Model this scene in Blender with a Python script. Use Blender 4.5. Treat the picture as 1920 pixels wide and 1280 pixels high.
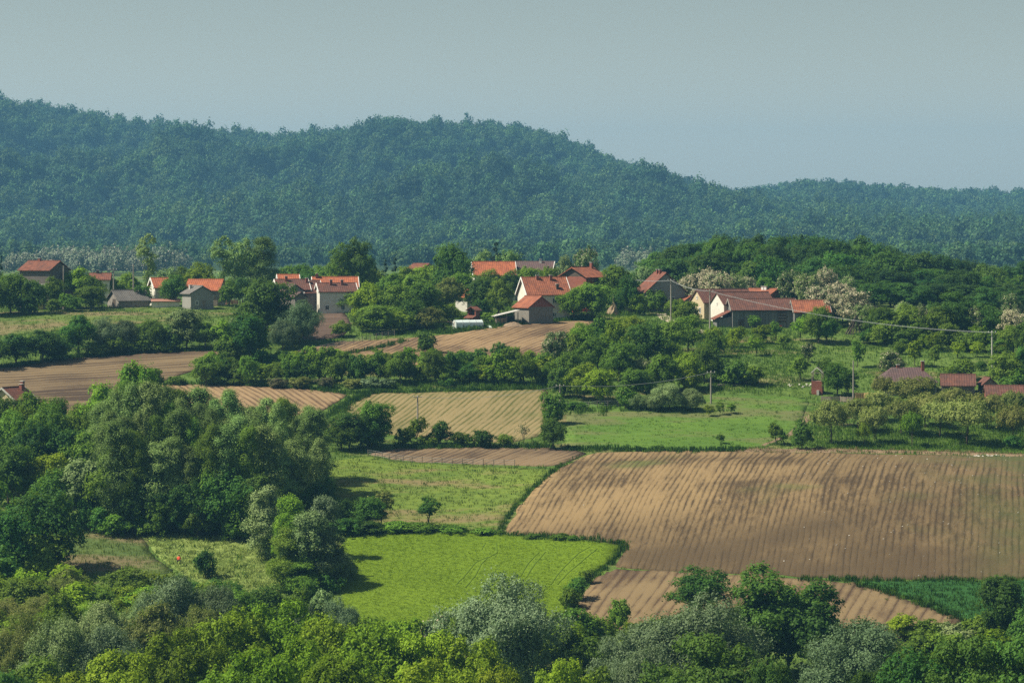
import bpy, bmesh, math, random
import numpy as np
from mathutils import Vector, Matrix, geometry

# ------------------------------------------------------------------ clear
for o in list(bpy.data.objects): bpy.data.objects.remove(o)
SC = bpy.context.scene
COL = SC.collection
RAD = math.radians

# ------------------------------------------------------------------ camera, sky, sun, exposure
F, HZ, CX = 6000.0, 430.0, 960.0            # focal length and eye level, in pixels of the 1920 px photo
cd = bpy.data.cameras.new('camera'); cam = bpy.data.objects.new('camera', cd); COL.objects.link(cam)
cd.sensor_width = 36; cd.lens = 36 * F / 1920; cd.shift_y = -(640 - HZ) / 1920
cd.clip_start = 1; cd.clip_end = 30000
cam.location = (0, 0, 0); cam.rotation_euler = (RAD(90), 0, 0)
SC.camera = cam

SUN_EL, SUN_AZ = 50.0, -95.0                # degrees; azimuth measured from +Y (view direction) to the right
TO_SUN = Vector((math.sin(RAD(SUN_AZ)) * math.cos(RAD(SUN_EL)), math.cos(RAD(SUN_AZ)) * math.cos(RAD(SUN_EL)), math.sin(RAD(SUN_EL))))
W = bpy.data.worlds.new('World'); SC.world = W; W.use_nodes = True
nt = W.node_tree; nt.nodes.clear()
sky = nt.nodes.new('ShaderNodeTexSky'); sky.sky_type = 'NISHITA'; sky.sun_disc = False
sky.sun_elevation = RAD(SUN_EL); sky.sun_rotation = RAD(SUN_AZ)
sky.altitude = 300; sky.air_density = 1.6; sky.dust_density = 2.5; sky.ozone_density = 2.0
hs = nt.nodes.new('ShaderNodeHueSaturation'); hs.inputs['Saturation'].default_value = 0.55
tint = nt.nodes.new('ShaderNodeMix'); tint.data_type = 'RGBA'; tint.blend_type = 'MULTIPLY'; tint.inputs[0].default_value = 1.0
tint.inputs[7].default_value = (0.91, 0.99, 1.0, 1)
bg = nt.nodes.new('ShaderNodeBackground'); bg.inputs[1].default_value = 0.062
wo = nt.nodes.new('ShaderNodeOutputWorld')
nt.links.new(sky.outputs[0], hs.inputs['Color']); nt.links.new(hs.outputs[0], tint.inputs[6])
# air thickens towards the horizon all round: a little brighter there
tc = nt.nodes.new('ShaderNodeTexCoord'); sx_ = nt.nodes.new('ShaderNodeSeparateXYZ'); nt.links.new(tc.outputs['Generated'], sx_.inputs[0])
e1 = nt.nodes.new('ShaderNodeMath'); e1.operation = 'MULTIPLY'; nt.links.new(sx_.outputs[2], e1.inputs[0]); e1.inputs[1].default_value = -26.0
e2 = nt.nodes.new('ShaderNodeMath'); e2.operation = 'EXPONENT'; nt.links.new(e1.outputs[0], e2.inputs[0])
e3 = nt.nodes.new('ShaderNodeMath'); e3.operation = 'MULTIPLY_ADD'; e3.use_clamp = False; nt.links.new(e2.outputs[0], e3.inputs[0]); e3.inputs[1].default_value = 3.3; e3.inputs[2].default_value = 0.66
e4 = nt.nodes.new('ShaderNodeMath'); e4.operation = 'MINIMUM'; nt.links.new(e3.outputs[0], e4.inputs[0]); e4.inputs[1].default_value = 4.0
vm = nt.nodes.new('ShaderNodeVectorMath'); vm.operation = 'SCALE'; nt.links.new(tint.outputs[2], vm.inputs[0]); nt.links.new(e4.outputs[0], vm.inputs['Scale'])
nt.links.new(vm.outputs[0], bg.inputs[0]); nt.links.new(bg.outputs[0], wo.inputs[0])

sd = bpy.data.lights.new('sun', 'SUN'); sd.energy = 5.0; sd.angle = RAD(0.53); sd.color = (1.0, 0.925, 0.77)
so = bpy.data.objects.new('sun', sd); COL.objects.link(so)
so.rotation_euler = TO_SUN.to_track_quat('Z', 'Y').to_euler(); so.location = (-300, 100, 400)

SC.view_settings.view_transform = 'Standard'; SC.view_settings.look = 'None'
SC.view_settings.exposure = 0.76; SC.view_settings.gamma = 1.0; SC.view_settings.use_curve_mapping = False
SC.render.engine = 'CYCLES'
cy = SC.cycles
cy.max_bounces = 5; cy.diffuse_bounces = 2; cy.glossy_bounces = 1; cy.transmission_bounces = 3; cy.transparent_max_bounces = 4; cy.volume_bounces = 0
cy.use_denoising = False; cy.use_adaptive_sampling = True; cy.adaptive_threshold = 0.01      # the fine noise left over reads as film grain; a denoiser smears the leaves
cy.caustics_reflective = False; cy.caustics_refractive = False

# ------------------------------------------------------------------ terrain heights (metres, camera eye = 0)
def prof(pts): return [(Y, (HZ - py) * Y / F) for py, Y in pts]
NEAR = [(-60, -1.7), (0, -1.8), (12, -6), (100, -23), (200, -43), (300, -56), (368, -61)]
FAR0 = [(760, -17.0), (840, -19), (950, -25), (1100, -30)]
FARR = [(770, -17.0), (850, -16.5), (950, -22), (1100, -30)]
FARRR = [(770, -22.0), (850, -24), (950, -27), (1100, -30)]
colL = NEAR + prof([(1280, 403), (1100, 450), (1000, 480), (850, 530), (750, 580), (690, 612), (640, 642), (590, 674), (574, 698)]) + FAR0
colC = NEAR + prof([(1280, 403), (1180, 428), (1000, 482), (870, 525), (842, 541), (815, 549), (735, 585), (665, 613), (602, 655), (572, 700)]) + FAR0
colR = NEAR + prof([(1280, 405), (1170, 431), (1090, 449), (990, 466), (930, 480), (890, 496), (864, 514), (850, 536), (735, 585), (690, 608), (640, 640), (608, 663), (582, 700)]) + FARR
colRR = NEAR + prof([(1280, 405), (1170, 431), (1090, 449), (990, 466), (930, 480), (892, 496), (868, 514), (856, 534), (760, 578), (700, 607), (650, 642), (622, 670), (600, 705)]) + FARRR
COLS = [(-400, colL), (-80, colL), (-35, [(y, 0.5 * (np.interp(y, *zip(*colL)) + np.interp(y, *zip(*colC)))) for y, _ in colC]), (0, colC), (40, colR), (85, colR), (130, colRR), (400, colRR)]
GX = np.arange(-400, 401, 4.0); GY = np.arange(-60, 1101, 2.0)
TAB = np.array([[np.interp(y, [p[0] for p in c], [p[1] for p in c]) for y in GY] for _, c in COLS])
TAB = np.array([np.interp(GX, [c[0] for c in COLS], TAB[:, j]) for j in range(len(GY))]).T
def blur(a, s, ax):
    r = int(3 * s); k = np.exp(-0.5 * (np.arange(-r, r + 1) / s) ** 2); k /= k.sum()
    p = [(0, 0), (0, 0)]; p[ax] = (r, r)
    return np.apply_along_axis(lambda v: np.convolve(v, k, 'valid'), ax, np.pad(a, p, mode='edge'))
TAB = blur(blur(TAB, 4.0, 1), 3.0, 0)
_r = np.random.RandomState(3)
def wob(x, y, s, seed):
    r = np.random.RandomState(seed); o = 0
    for i in range(5):
        a = r.uniform(0, 6.28); k = (2 * math.pi / s) * r.uniform(.6, 1.6)
        o = o + np.sin(k * (x * math.cos(a) + y * math.sin(a)) + r.uniform(0, 6.28))
    return o / 5
SK_A = [(-900, 190), (0, 200), (150, 222), (240, 245), (330, 253), (460, 264), (560, 264), (640, 257), (720, 250), (850, 246), (950, 252), (1000, 264), (1050, 284), (1110, 304), (1160, 322), (1250, 350), (1330, 368), (1500, 400), (2000, 440), (3500, 460)]
SK_B = [(-900, 430), (700, 430), (900, 405), (1100, 375), (1250, 356), (1330, 362), (1400, 362), (1470, 353), (1540, 345), (1600, 352), (1680, 364), (1750, 368), (1920, 366), (2600, 360), (3500, 372)]
def ridge(x, Y, Yc, run, sk, th, base=-24.0):
    px = CX + F * x / Yc
    zc = (HZ - np.interp(px, [a for a, b in sk], [b for a, b in sk])) * Yc / F - th
    s = (Y - (Yc - run)) / run
    fold = np.sin(x / 41.0 + 0.9 + .0045 * (Y - Yc)) * 0.5 + np.sin(x / 98.0 - 0.0075 * (Y - Yc)) * 1.1 + wob(x, Y, 130, 11) * 1.1
    sc = np.clip(s, 0, 1)
    up = sc ** 1.12 + fold * 0.17 * 4 * sc * (1 - sc)
    dn = np.clip(1 - (s - 1) * 0.8, 0, 1)
    return np.where(s <= 1, base + (zc - base) * up, base + (zc - base) * dn)
def ground(x, y):
    x = np.asarray(x, float); y = np.asarray(y, float)
    fx = np.clip((x - GX[0]) / 4.0, 0, len(GX) - 1.001); fy = np.clip((y - GY[0]) / 2.0, 0, len(GY) - 1.001)
    i = fx.astype(int); j = fy.astype(int); a = fx - i; b = fy - j
    z = TAB[i, j] * (1 - a) * (1 - b) + TAB[i + 1, j] * a * (1 - b) + TAB[i, j + 1] * (1 - a) * b + TAB[i + 1, j + 1] * a * b
    z = z + np.clip((y - 380) / 60, 0, 1) * (wob(x, y, 38, 5) * .35 + wob(x, y, 14, 6) * .10)
    far = np.interp(y, [1100, 1400, 1600, 1900, 9000], [-30, -27, -24, -24, -24.0]) \
        + 5 * np.exp(-((x - 55) / 60) ** 2 - ((y - 1500) / 110) ** 2)
    h = np.maximum(ridge(x, y, 4200.0, 1500.0, SK_A, 12), ridge(x, y, 4800.0, 1300.0, SK_B, 15))
    far = np.where(y > 1800, np.maximum(far, h), far)
    t = np.clip((y - 1000) / 100, 0, 1)
    return z * (1 - t) + far * t
def gz(x, y): return float(ground(x, y))
_Y = np.arange(300, 1000, 0.5)
def hit(px, py):
    """where the sight line through a photo pixel meets the ground"""
    x = (px - CX) / F * _Y; z = (HZ - py) / F * _Y
    k = np.nonzero(ground(x, _Y) >= z)[0]
    Y = _Y[k[0]] if len(k) and _Y[k[0]] < 760 else 712.0 + max(0.0, 566 - py) * 4.0      # foot hidden behind the brow of the hill
    return Vector(((px - CX) / F * Y, Y, gz((px - CX) / F * Y, Y)))
def atY(px, Y):
    x = (px - CX) / F * Y
    return Vector((x, Y, gz(x, Y)))
def topz(py, Y): return (HZ - py) * Y / F

# ------------------------------------------------------------------ material helpers
MATS = {}
class N:
    def __init__(s, name):
        s.m = bpy.data.materials.new(name); s.m.use_nodes = True; s.t = s.m.node_tree; s.t.nodes.clear()
        s.out = s.t.nodes.new('ShaderNodeOutputMaterial'); MATS[name] = s.m
    def n(s, typ, **kw):
        d = s.t.nodes.new('ShaderNode' + typ)
        for k, v in kw.items(): setattr(d, k, v)
        return d
    def l(s, a, b): s.t.links.new(a, b)
    def val(s, inp, v):
        if hasattr(v, 'is_linked') or hasattr(v, 'links'): s.l(v, inp)
        else:
            if isinstance(v, (tuple, list)) and len(v) == 3 and inp.type == 'RGBA': v = (*v, 1)
            inp.default_value = v
    def mix(s, f, a, b, mode='MIX'):
        d = s.n('Mix', data_type='RGBA', blend_type=mode); s.val(d.inputs[0], f); s.val(d.inputs[6], a); s.val(d.inputs[7], b); return d.outputs[2]
    def math(s, op, a, b=0.0, clamp=False):
        d = s.n('Math', operation=op, use_clamp=clamp); s.val(d.inputs[0], a); s.val(d.inputs[1], b); return d.outputs[0]
    def ramp(s, f, stops):
        d = s.n('ValToRGB'); e = d.color_ramp.elements
        while len(e) < len(stops): e.new(0.5)
        for k, (p, c) in enumerate(stops): e[k].position = p; e[k].color = (*c, 1) if len(c) == 3 else c
        s.val(d.inputs[0], f); return d.outputs[0]
    def step(s, f, a, b):
        d = s.n('MapRange', interpolation_type='SMOOTHSTEP'); s.val(d.inputs[0], f); d.inputs[1].default_value = a; d.inputs[2].default_value = b; return d.outputs[0]
    def pos(s, rot=0.0, scale=(1, 1, 1), obj=False):
        g = s.n('TexCoord').outputs['Object'] if obj else s.n('NewGeometry').outputs['Position']
        m = s.n('Mapping', vector_type='TEXTURE'); s.l(g, m.inputs[0]); m.inputs[2].default_value = (0, 0, rot); m.inputs[3].default_value = scale
        return m.outputs[0]
    def noise(s, vec, scale, detail=3, rough=0.6, dist=0.0):
        d = s.n('TexNoise'); s.l(vec, d.inputs['Vector']); d.inputs['Scale'].default_value = scale; d.inputs['Detail'].default_value = detail
        d.inputs['Roughness'].default_value = rough; d.inputs['Distortion'].default_value = dist; return d.outputs[0]
    def done(s, col, rough=0.85, spec=0.2, bump=None, bs=0.5, bd=0.1, metal=0.0):
        p = s.n('BsdfPrincipled'); s.val(p.inputs['Base Color'], col); s.val(p.inputs['Roughness'], rough); p.inputs['Specular IOR Level'].default_value = spec
        p.inputs['Metallic'].default_value = metal
        if bump is not None:
            b = s.n('Bump'); b.inputs['Strength'].default_value = bs; b.inputs['Distance'].default_value = bd; s.l(bump, b.inputs['Height']); s.l(b.outputs[0], p.inputs['Normal'])
        s.l(p.outputs[0], s.out.inputs[0]); return s.m

def leafmat(name, dark, mid, light, trans=0.38, blossom=None, share=0.0):
    k = N(name); at = k.n('Attribute', attribute_name='tone'); ob = k.n('ObjectInfo')
    t = k.math('ADD', at.outputs['Fac'], k.math('MULTIPLY', k.math('SUBTRACT', ob.outputs['Random'], 0.5), 0.55))
    c = k.ramp(t, [(0.1, tuple(1.3 * v for v in dark)), (0.5, tuple(1.6 * v for v in mid)), (0.92, tuple(1.62 * v for v in light))])
    h = k.n('HueSaturation'); k.l(c, h.inputs['Color'])
    r2 = k.math('FRACT', k.math('MULTIPLY', ob.outputs['Random'], 13.7))
    k.l(k.math('ADD', k.math('MULTIPLY', r2, 0.034), 0.485), h.inputs['Hue'])
    k.l(k.math('ADD', k.math('MULTIPLY', r2, 0.35), 0.80), h.inputs['Value'])
    c = h.outputs[0]
    if name == 'leaf_far':                         # stands of different species
        q = k.pos(); pn = k.noise(q, .012, 4, .6); c = k.mix(k.step(pn, .36, .66), k.mix(1.0, c, (.72, .80, 1.0), 'MULTIPLY'), k.mix(1.0, c, (1.5, 1.4, 1.0), 'MULTIPLY'))
    if blossom:
        b2 = k.n('Attribute', attribute_name='bloom')
        c = k.mix(k.math('GREATER_THAN', b2.outputs['Fac'], 1 - share), c, blossom)
    d = k.n('BsdfPrincipled'); k.l(c, d.inputs['Base Color']); d.inputs['Roughness'].default_value = 0.62; d.inputs['Specular IOR Level'].default_value = 0.10
    tr = k.n('BsdfTranslucent'); k.l(k.mix(0.5, c, (0.19, 0.31, 0.015), 'MIX') if not blossom else c, tr.inputs[0])
    mx = k.n('MixShader'); mx.inputs[0].default_value = trans; k.l(d.outputs[0], mx.inputs[1]); k.l(tr.outputs[0], mx.inputs[2]); k.l(mx.outputs[0], k.out.inputs[0])
    return k.m
leafmat('leaf_dark', (.018, .046, .008), (.036, .086, .012), (.068, .132, .018))
leafmat('leaf_wood', (.012, .034, .008), (.023, .060, .011), (.046, .098, .017), .3)
leafmat('leaf_mid', (.034, .070, .008), (.070, .128, .012), (.125, .195, .022))
leafmat('leaf_lime', (.055, .094, .004), (.112, .172, .007), (.185, .250, .014))
leafmat('leaf_bright', (.048, .092, .007), (.095, .165, .010), (.170, .240, .018))
leafmat('leaf_silver', (.042, .070, .030), (.078, .116, .052), (.130, .172, .088), .2)
leafmat('leaf_willow', (.055, .085, .030), (.105, .150, .050), (.18, .23, .09), .22)
leafmat('leaf_poplar', (.048, .080, .018), (.098, .155, .036), (.165, .230, .072), .25)
leafmat('leaf_olive', (.060, .072, .016), (.122, .138, .034), (.200, .215, .062))
leafmat('leaf_spruce', (.010, .026, .018), (.020, .045, .028), (.034, .065, .036), .1)
leafmat('leaf_acacia', (.045, .070, .025), (.10, .135, .045), (.17, .20, .075), .22, (.52, .46, .31), .5)
leafmat('leaf_acacia_sparse', (.045, .075, .022), (.085, .13, .035), (.15, .20, .06), .22, (.50, .45, .31), .2)
leafmat('leaf_acacia_far', (.06, .085, .05), (.10, .125, .075), (.14, .165, .10), .15, (.30, .30, .24), .22)
leafmat('leaf_brown', (.050, .045, .026), (.085, .080, .045), (.12, .12, .07))
leafmat('leaf_far', (.016, .040, .016), (.030, .066, .024), (.055, .100, .034), .2)

def plain(name, c, rough=.8, spec=.2, ns=3.0, var=.25, metal=0, bs=.3, bd=.03):
    k = N(name); p = k.pos(obj=False); n = k.noise(p, ns, 4)
    n2 = k.noise(p, ns * .22, 2)
    f = k.math('ADD', k.math('MULTIPLY', n, .6), k.math('MULTIPLY', n2, .4))
    lo = tuple(v * (1 - var) for v in c); hi = tuple(min(1, v * (1 + var)) for v in c)
    return k.done(k.ramp(f, [(.3, lo), (.7, hi)]), rough, spec, n, bs, bd, metal)
plain('bark', (.085, .065, .048)); plain('pale_bark', (.30, .27, .22))
def plaster(name, c, dirt):
    k = N(name); p = k.pos(obj=True); st = k.noise(k.pos(obj=True, scale=(.35, .35, 3)), 1.6, 4, .7); sp = k.noise(p, 1.1, 4, .65)
    return k.done(k.mix(k.math('MULTIPLY', k.step(k.math('ADD', k.math('MULTIPLY', st, .55), k.math('MULTIPLY', sp, .45)), .42, .72), .75), c, dirt), .9, .1, sp, .3, .03)
plaster('white_plaster', (.62, .59, .52), (.40, .37, .32)); plaster('cream_plaster', (.48, .39, .25), (.30, .25, .18)); plaster('grey_plaster', (.27, .26, .235), (.17, .165, .15))
plain('yellow_plaster', (.52, .40, .18)); plain('dark_plaster', (.14, .12, .11)); plain('concrete', (.42, .40, .36), ns=1.5)
plain('white_trim', (.70, .68, .64), var=.08); plain('stone', (.50, .47, .41), ns=5); plain('glass_dark', (.018, .022, .026), .15, .5, var=.1)
plain('pale_film', (.62, .70, .68), .35, .5, ns=1.5, var=.08); plain('tarpaulin', (.60, .68, .58), .5, .4); plain('rust_sheet', (.30, .15, .11), .7); plain('grey_sheet', (.42, .40, .36), .7, ns=2)
plain('red_paint', (.55, .05, .03), .35, .5, var=.1); plain('rubber', (.02, .02, .02)); plain('straw', (.23, .17, .105), ns=6); plain('dry_brush', (.085, .065, .05), ns=6); plain('old_wood', (.22, .18, .14), ns=4)
plain('timber', (.42, .27, .13), ns=4); plain('pole_wood', (.26, .235, .20)); plain('soil_heap', (.24, .17, .11), ns=4); plain('shirt', (.70, .10, .045), var=.1); plain('trousers', (.018, .022, .03), var=.1); plain('skin', (.50, .28, .18), var=.1)
plain('wire', (.30, .32, .32), var=.05)

def tiles(name, base, alt, moss, amt=.35):
    k = N(name); p = k.pos(obj=True)
    sep = k.n('SeparateXYZ'); k.l(p, sep.inputs[0])
    # courses follow the height, tiles follow the ridge
    cx = k.math('MULTIPLY', sep.outputs[0], 1 / .45); cz = k.math('MULTIPLY', sep.outputs[2], 1 / .42)
    fl = k.n('CombineXYZ'); k.l(k.math('FLOOR', k.math('ADD', cx, k.math('MULTIPLY', k.math('FLOOR', cz), .5))), fl.inputs[0]); k.l(k.math('FLOOR', cz), fl.inputs[1])
    wn = k.n('TexWhiteNoise', noise_dimensions='2D'); k.l(fl.outputs[0], wn.inputs['Vector'])
    big = k.noise(p, .35, 3); fine = k.noise(p, 3.0, 3)
    c = k.mix(wn.outputs['Value'], base, alt)
    c = k.mix(k.math('MULTIPLY', k.step(k.math('ADD', k.math('MULTIPLY', big, .6), k.math('MULTIPLY', fine, .4)), .42, .68), amt), c, moss)
    sh = k.math('FRACT', cz); sx = k.math('FRACT', cx)
    hgt = k.math('ADD', k.math('MULTIPLY', sh, -.8), k.math('MULTIPLY', k.math('SINE', k.math('MULTIPLY', sx, 6.283)), .25))
    return k.done(c, .85, .15, hgt, .9, .07)
tiles('orange_tile', (.31, .108, .056), (.190, .066, .040), (.125, .056, .038), .6)
tiles('bright_tile', (.38, .120, .054), (.26, .080, .042), (.16, .062, .038), .5)
tiles('old_red_tile', (.205, .076, .046), (.125, .050, .036), (.085, .048, .038), .6)
tiles('brown_tile', (.145, .064, .046), (.095, .045, .036), (.072, .047, .040), .55)
tiles('purple_tile', (.115, .070, .066), (.088, .056, .055), (.080, .066, .058), .5)
tiles('grey_slate', (.165, .15, .135), (.125, .115, .105), (.085, .08, .075), .6)

def boards(name, a, b):
    k = N(name); p = k.pos(obj=True); sep = k.n('SeparateXYZ'); k.l(p, sep.inputs[0])
    u = k.math('MULTIPLY', k.math('ADD', sep.outputs[0], sep.outputs[1]), 4.2)
    wn = k.n('TexWhiteNoise', noise_dimensions='1D'); k.l(k.math('FLOOR', u), wn.inputs['W'])
    st = k.noise(k.pos(obj=True, scale=(.2, .2, 3)), 1.5, 3)
    f = k.math('ADD', k.math('MULTIPLY', wn.outputs['Value'], .6), k.math('MULTIPLY', st, .4))
    gap = k.math('GREATER_THAN', k.math('ABSOLUTE', k.math('SUBTRACT', k.math('FRACT', u), .5)), .42)
    return k.done(k.mix(f, a, b), .9, .1, k.math('MULTIPLY', gap, -1.0), .8, .05)
boards('barn_boards', (.095, .10, .098), (.24, .235, .215)); boards('grey_boards', (.19, .17, .15), (.34, .31, .27))
def bricks(name, a, b, m):
    k = N(name); p = k.pos(obj=True); sep = k.n('SeparateXYZ'); k.l(p, sep.inputs[0]); cb = k.n('CombineXYZ')
    k.l(k.math('ADD', sep.outputs[0], sep.outputs[1]), cb.inputs[0]); k.l(sep.outputs[2], cb.inputs[1])
    t = k.n('TexBrick'); k.l(cb.outputs[0], t.inputs[0]); t.inputs[1].default_value = (*a, 1); t.inputs[2].default_value = (*b, 1); t.inputs[3].default_value = (*m, 1)
    t.inputs['Scale'].default_value = 1.0; t.inputs['Brick Width'].default_value = .5; t.inputs['Row Height'].default_value = .25; t.inputs['Mortar Size'].default_value = .02
    return k.done(k.mix(k.math('MULTIPLY', k.noise(p, .8, 3), .5), t.outputs[0], tuple(v * .6 for v in a)), .9, .1, t.outputs['Fac'], -.5, .02)
bricks('red_brick', (.30, .085, .055), (.22, .062, .045), (.26, .20, .16)); bricks('grey_block', (.20, .185, .16), (.27, .24, .20), (.15, .14, .13))

# soils and crops -----------------------------------------------------------
def soil(name, rot, period, dark, light, streak=.5, damp=.5, green=None, gshare=.0, pscale=.035, rows=.55, bd=.13, weeds=False):
    """ploughed land: ridges every `period` metres along the direction rot (from +Y, to the right)"""
    k = N(name); p = k.pos(rot=-rot)
    sep = k.n('SeparateXYZ'); k.l(p, sep.inputs[0])
    wv = k.math('ADD', sep.outputs[0], k.math('MULTIPLY', k.noise(k.pos(rot=-rot, scale=(1, 4, 1)), .05, 2), 3.0))
    wv = k.math('ADD', wv, k.math('MULTIPLY', k.noise(p, .35, 2), .25))
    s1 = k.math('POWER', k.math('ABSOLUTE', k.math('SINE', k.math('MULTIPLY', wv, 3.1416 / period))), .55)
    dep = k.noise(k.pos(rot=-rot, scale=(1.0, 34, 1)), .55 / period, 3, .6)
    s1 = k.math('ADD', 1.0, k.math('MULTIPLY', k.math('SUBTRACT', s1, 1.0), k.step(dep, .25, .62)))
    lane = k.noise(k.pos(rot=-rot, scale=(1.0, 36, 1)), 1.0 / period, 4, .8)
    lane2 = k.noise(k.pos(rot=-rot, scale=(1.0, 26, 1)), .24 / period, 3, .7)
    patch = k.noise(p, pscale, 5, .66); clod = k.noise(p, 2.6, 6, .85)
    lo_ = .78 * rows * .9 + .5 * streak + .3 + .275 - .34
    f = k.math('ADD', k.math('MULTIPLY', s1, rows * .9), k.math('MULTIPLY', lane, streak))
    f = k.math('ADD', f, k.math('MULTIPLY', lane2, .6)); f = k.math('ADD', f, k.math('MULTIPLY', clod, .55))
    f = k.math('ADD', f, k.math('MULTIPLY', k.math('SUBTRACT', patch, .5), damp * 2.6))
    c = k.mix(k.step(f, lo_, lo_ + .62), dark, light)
    if green:
        gs = k.math('MULTIPLY', k.step(k.noise(p, .028, 3), .62 - gshare, .78 - gshare), k.step(k.math('ADD', s1, k.math('MULTIPLY', clod, .6)), .55, 1.0))
        c = k.mix(gs, c, green)
    if weeds:                                      # a weedy strip at the right-hand end of the field
        wx = k.n('SeparateXYZ'); k.l(k.n('NewGeometry').outputs['Position'], wx.inputs[0])
        low = k.math('ADD', k.math('SUBTRACT', 1.0, k.step(wx.outputs[1], 462, 490)), k.math('MULTIPLY', k.step(wx.outputs[0], 34, 70), .7), True)      # heavier, darker soil lower down and to the right
        c = k.mix(k.math('MULTIPLY', low, k.math('ADD', k.math('MULTIPLY', k.step(patch, .34, .62), .6), .26)), c, (.060, .043, .026))
        wm = k.math('MULTIPLY', k.step(wx.outputs[0], 58, 84), k.step(k.math('ADD', k.noise(p, .09, 4), k.math('MULTIPLY', clod, .3)), .48, .78))
        c = k.mix(k.math('MULTIPLY', wm, .8), c, (.062, .082, .026))
    h = k.math('ADD', k.math('MULTIPLY', s1, .8), k.math('MULTIPLY', clod, .5))
    return k.done(c, .95, .05, h, .6, bd)
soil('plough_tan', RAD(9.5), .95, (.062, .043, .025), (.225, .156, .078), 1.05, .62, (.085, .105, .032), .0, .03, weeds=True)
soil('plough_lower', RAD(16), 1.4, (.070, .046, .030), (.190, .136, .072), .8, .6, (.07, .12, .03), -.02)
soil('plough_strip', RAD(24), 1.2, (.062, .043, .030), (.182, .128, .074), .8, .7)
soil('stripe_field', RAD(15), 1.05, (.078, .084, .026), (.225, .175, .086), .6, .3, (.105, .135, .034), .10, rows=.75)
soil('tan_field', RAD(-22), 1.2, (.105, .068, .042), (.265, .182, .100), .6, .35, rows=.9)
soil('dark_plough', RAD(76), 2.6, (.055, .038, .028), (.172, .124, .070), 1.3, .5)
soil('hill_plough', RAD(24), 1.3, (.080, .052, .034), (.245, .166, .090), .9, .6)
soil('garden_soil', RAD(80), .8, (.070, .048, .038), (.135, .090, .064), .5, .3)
def grassmat(name, a, b, dry=None, dshare=.2, ps=.06, fs=1.6, stretch=2.5, drycol=(.20, .14, .075), bd=.18):
    k = N(name); p = k.pos(); q = k.pos(scale=(stretch, 1, 1))
    big = k.noise(p, ps, 4, .6); fine = k.noise(q, fs, 4, .75); mid = k.noise(q, fs * .25, 3, .6)
    f = k.math('ADD', k.math('MULTIPLY', big, .45), k.math('ADD', k.math('MULTIPLY', fine, .45), k.math('MULTIPLY', mid, .35)))
    c = k.ramp(f, [(.42, a), (.80, b)])
    if dry:
        ds = k.step(k.math('ADD', k.noise(k.pos(scale=(2.5, 1, 1)), ps * 1.7, 3), k.math('MULTIPLY', fine, .25)), .78 - dshare, .95 - dshare)
        c = k.mix(k.math('MULTIPLY', ds, .75), c, drycol)
    return k.done(c, .9, .1, k.math('ADD', fine, k.math('MULTIPLY', mid, 1.5)), .8, bd)
grassmat('grass', (.036, .080, .014), (.110, .165, .030), True, .12, fs=2.2)
grassmat('meadow_grass', (.055, .100, .016), (.150, .200, .030), True, .14)
grassmat('green_meadow', (.050, .105, .014), (.098, .170, .024), True, .17, stretch=5, drycol=(.125, .120, .052), fs=2.5, bd=.10)
grassmat('dry_meadow', (.050, .092, .018), (.125, .165, .036), True, .22, drycol=(.19, .135, .075), stretch=6)
grassmat('slope_meadow', (.045, .092, .016), (.120, .175, .034), True, .13, drycol=(.17, .14, .07), stretch=4)
grassmat('dark_crop', (.016, .060, .014), (.036, .105, .022))
grassmat('track_crop', (.068, .118, .007), (.100, .158, .010), None)
grassmat('crop_base', (.092, .150, .007), (.130, .196, .012), None, fs=6, bd=.05)
grassmat('hay', (.075, .120, .022), (.215, .265, .070), None, ps=.2, fs=.8)
grassmat('red_grass', (.045, .080, .020), (.100, .135, .035), True, .20, drycol=(.16, .115, .065))
grassmat('far_floor', (.020, .042, .016), (.045, .080, .026), None)
grassmat('far_field', (.10, .15, .045), (.17, .21, .07), None)
plain('path_dirt', (.42, .35, .26), ns=2); plain('red_path', (.19, .130, .078), ns=2)

# blades: tufts of grass share one node group
def blademat(name, lo, hi):
    k = N(name); ob = k.n('ObjectInfo'); at = k.n('Attribute', attribute_name='tone')
    c = k.mix(k.math('ADD', k.math('MULTIPLY', ob.outputs['Random'], .65), k.math('MULTIPLY', at.outputs['Fac'], .35)), lo, hi)
    d = k.n('BsdfDiffuse'); k.l(c, d.inputs[0]); t = k.n('BsdfTranslucent'); k.l(c, t.inputs[0]); m = k.n('MixShader'); m.inputs[0].default_value = .3
    k.l(d.outputs[0], m.inputs[1]); k.l(t.outputs[0], m.inputs[2]); k.l(m.outputs[0], k.out.inputs[0])
blademat('blade_crop', (.085, .145, .006), (.132, .205, .012)); blademat('blade_meadow', (.060, .105, .015), (.165, .215, .040)); blademat('blade_green', (.058, .118, .012), (.105, .185, .024))
blademat('blade_dark', (.022, .060, .010), (.055, .115, .016)); blademat('blade_dry', (.15, .11, .055), (.30, .23, .12)); blademat('blade_hay', (.14, .20, .03), (.30, .36, .11))

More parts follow.
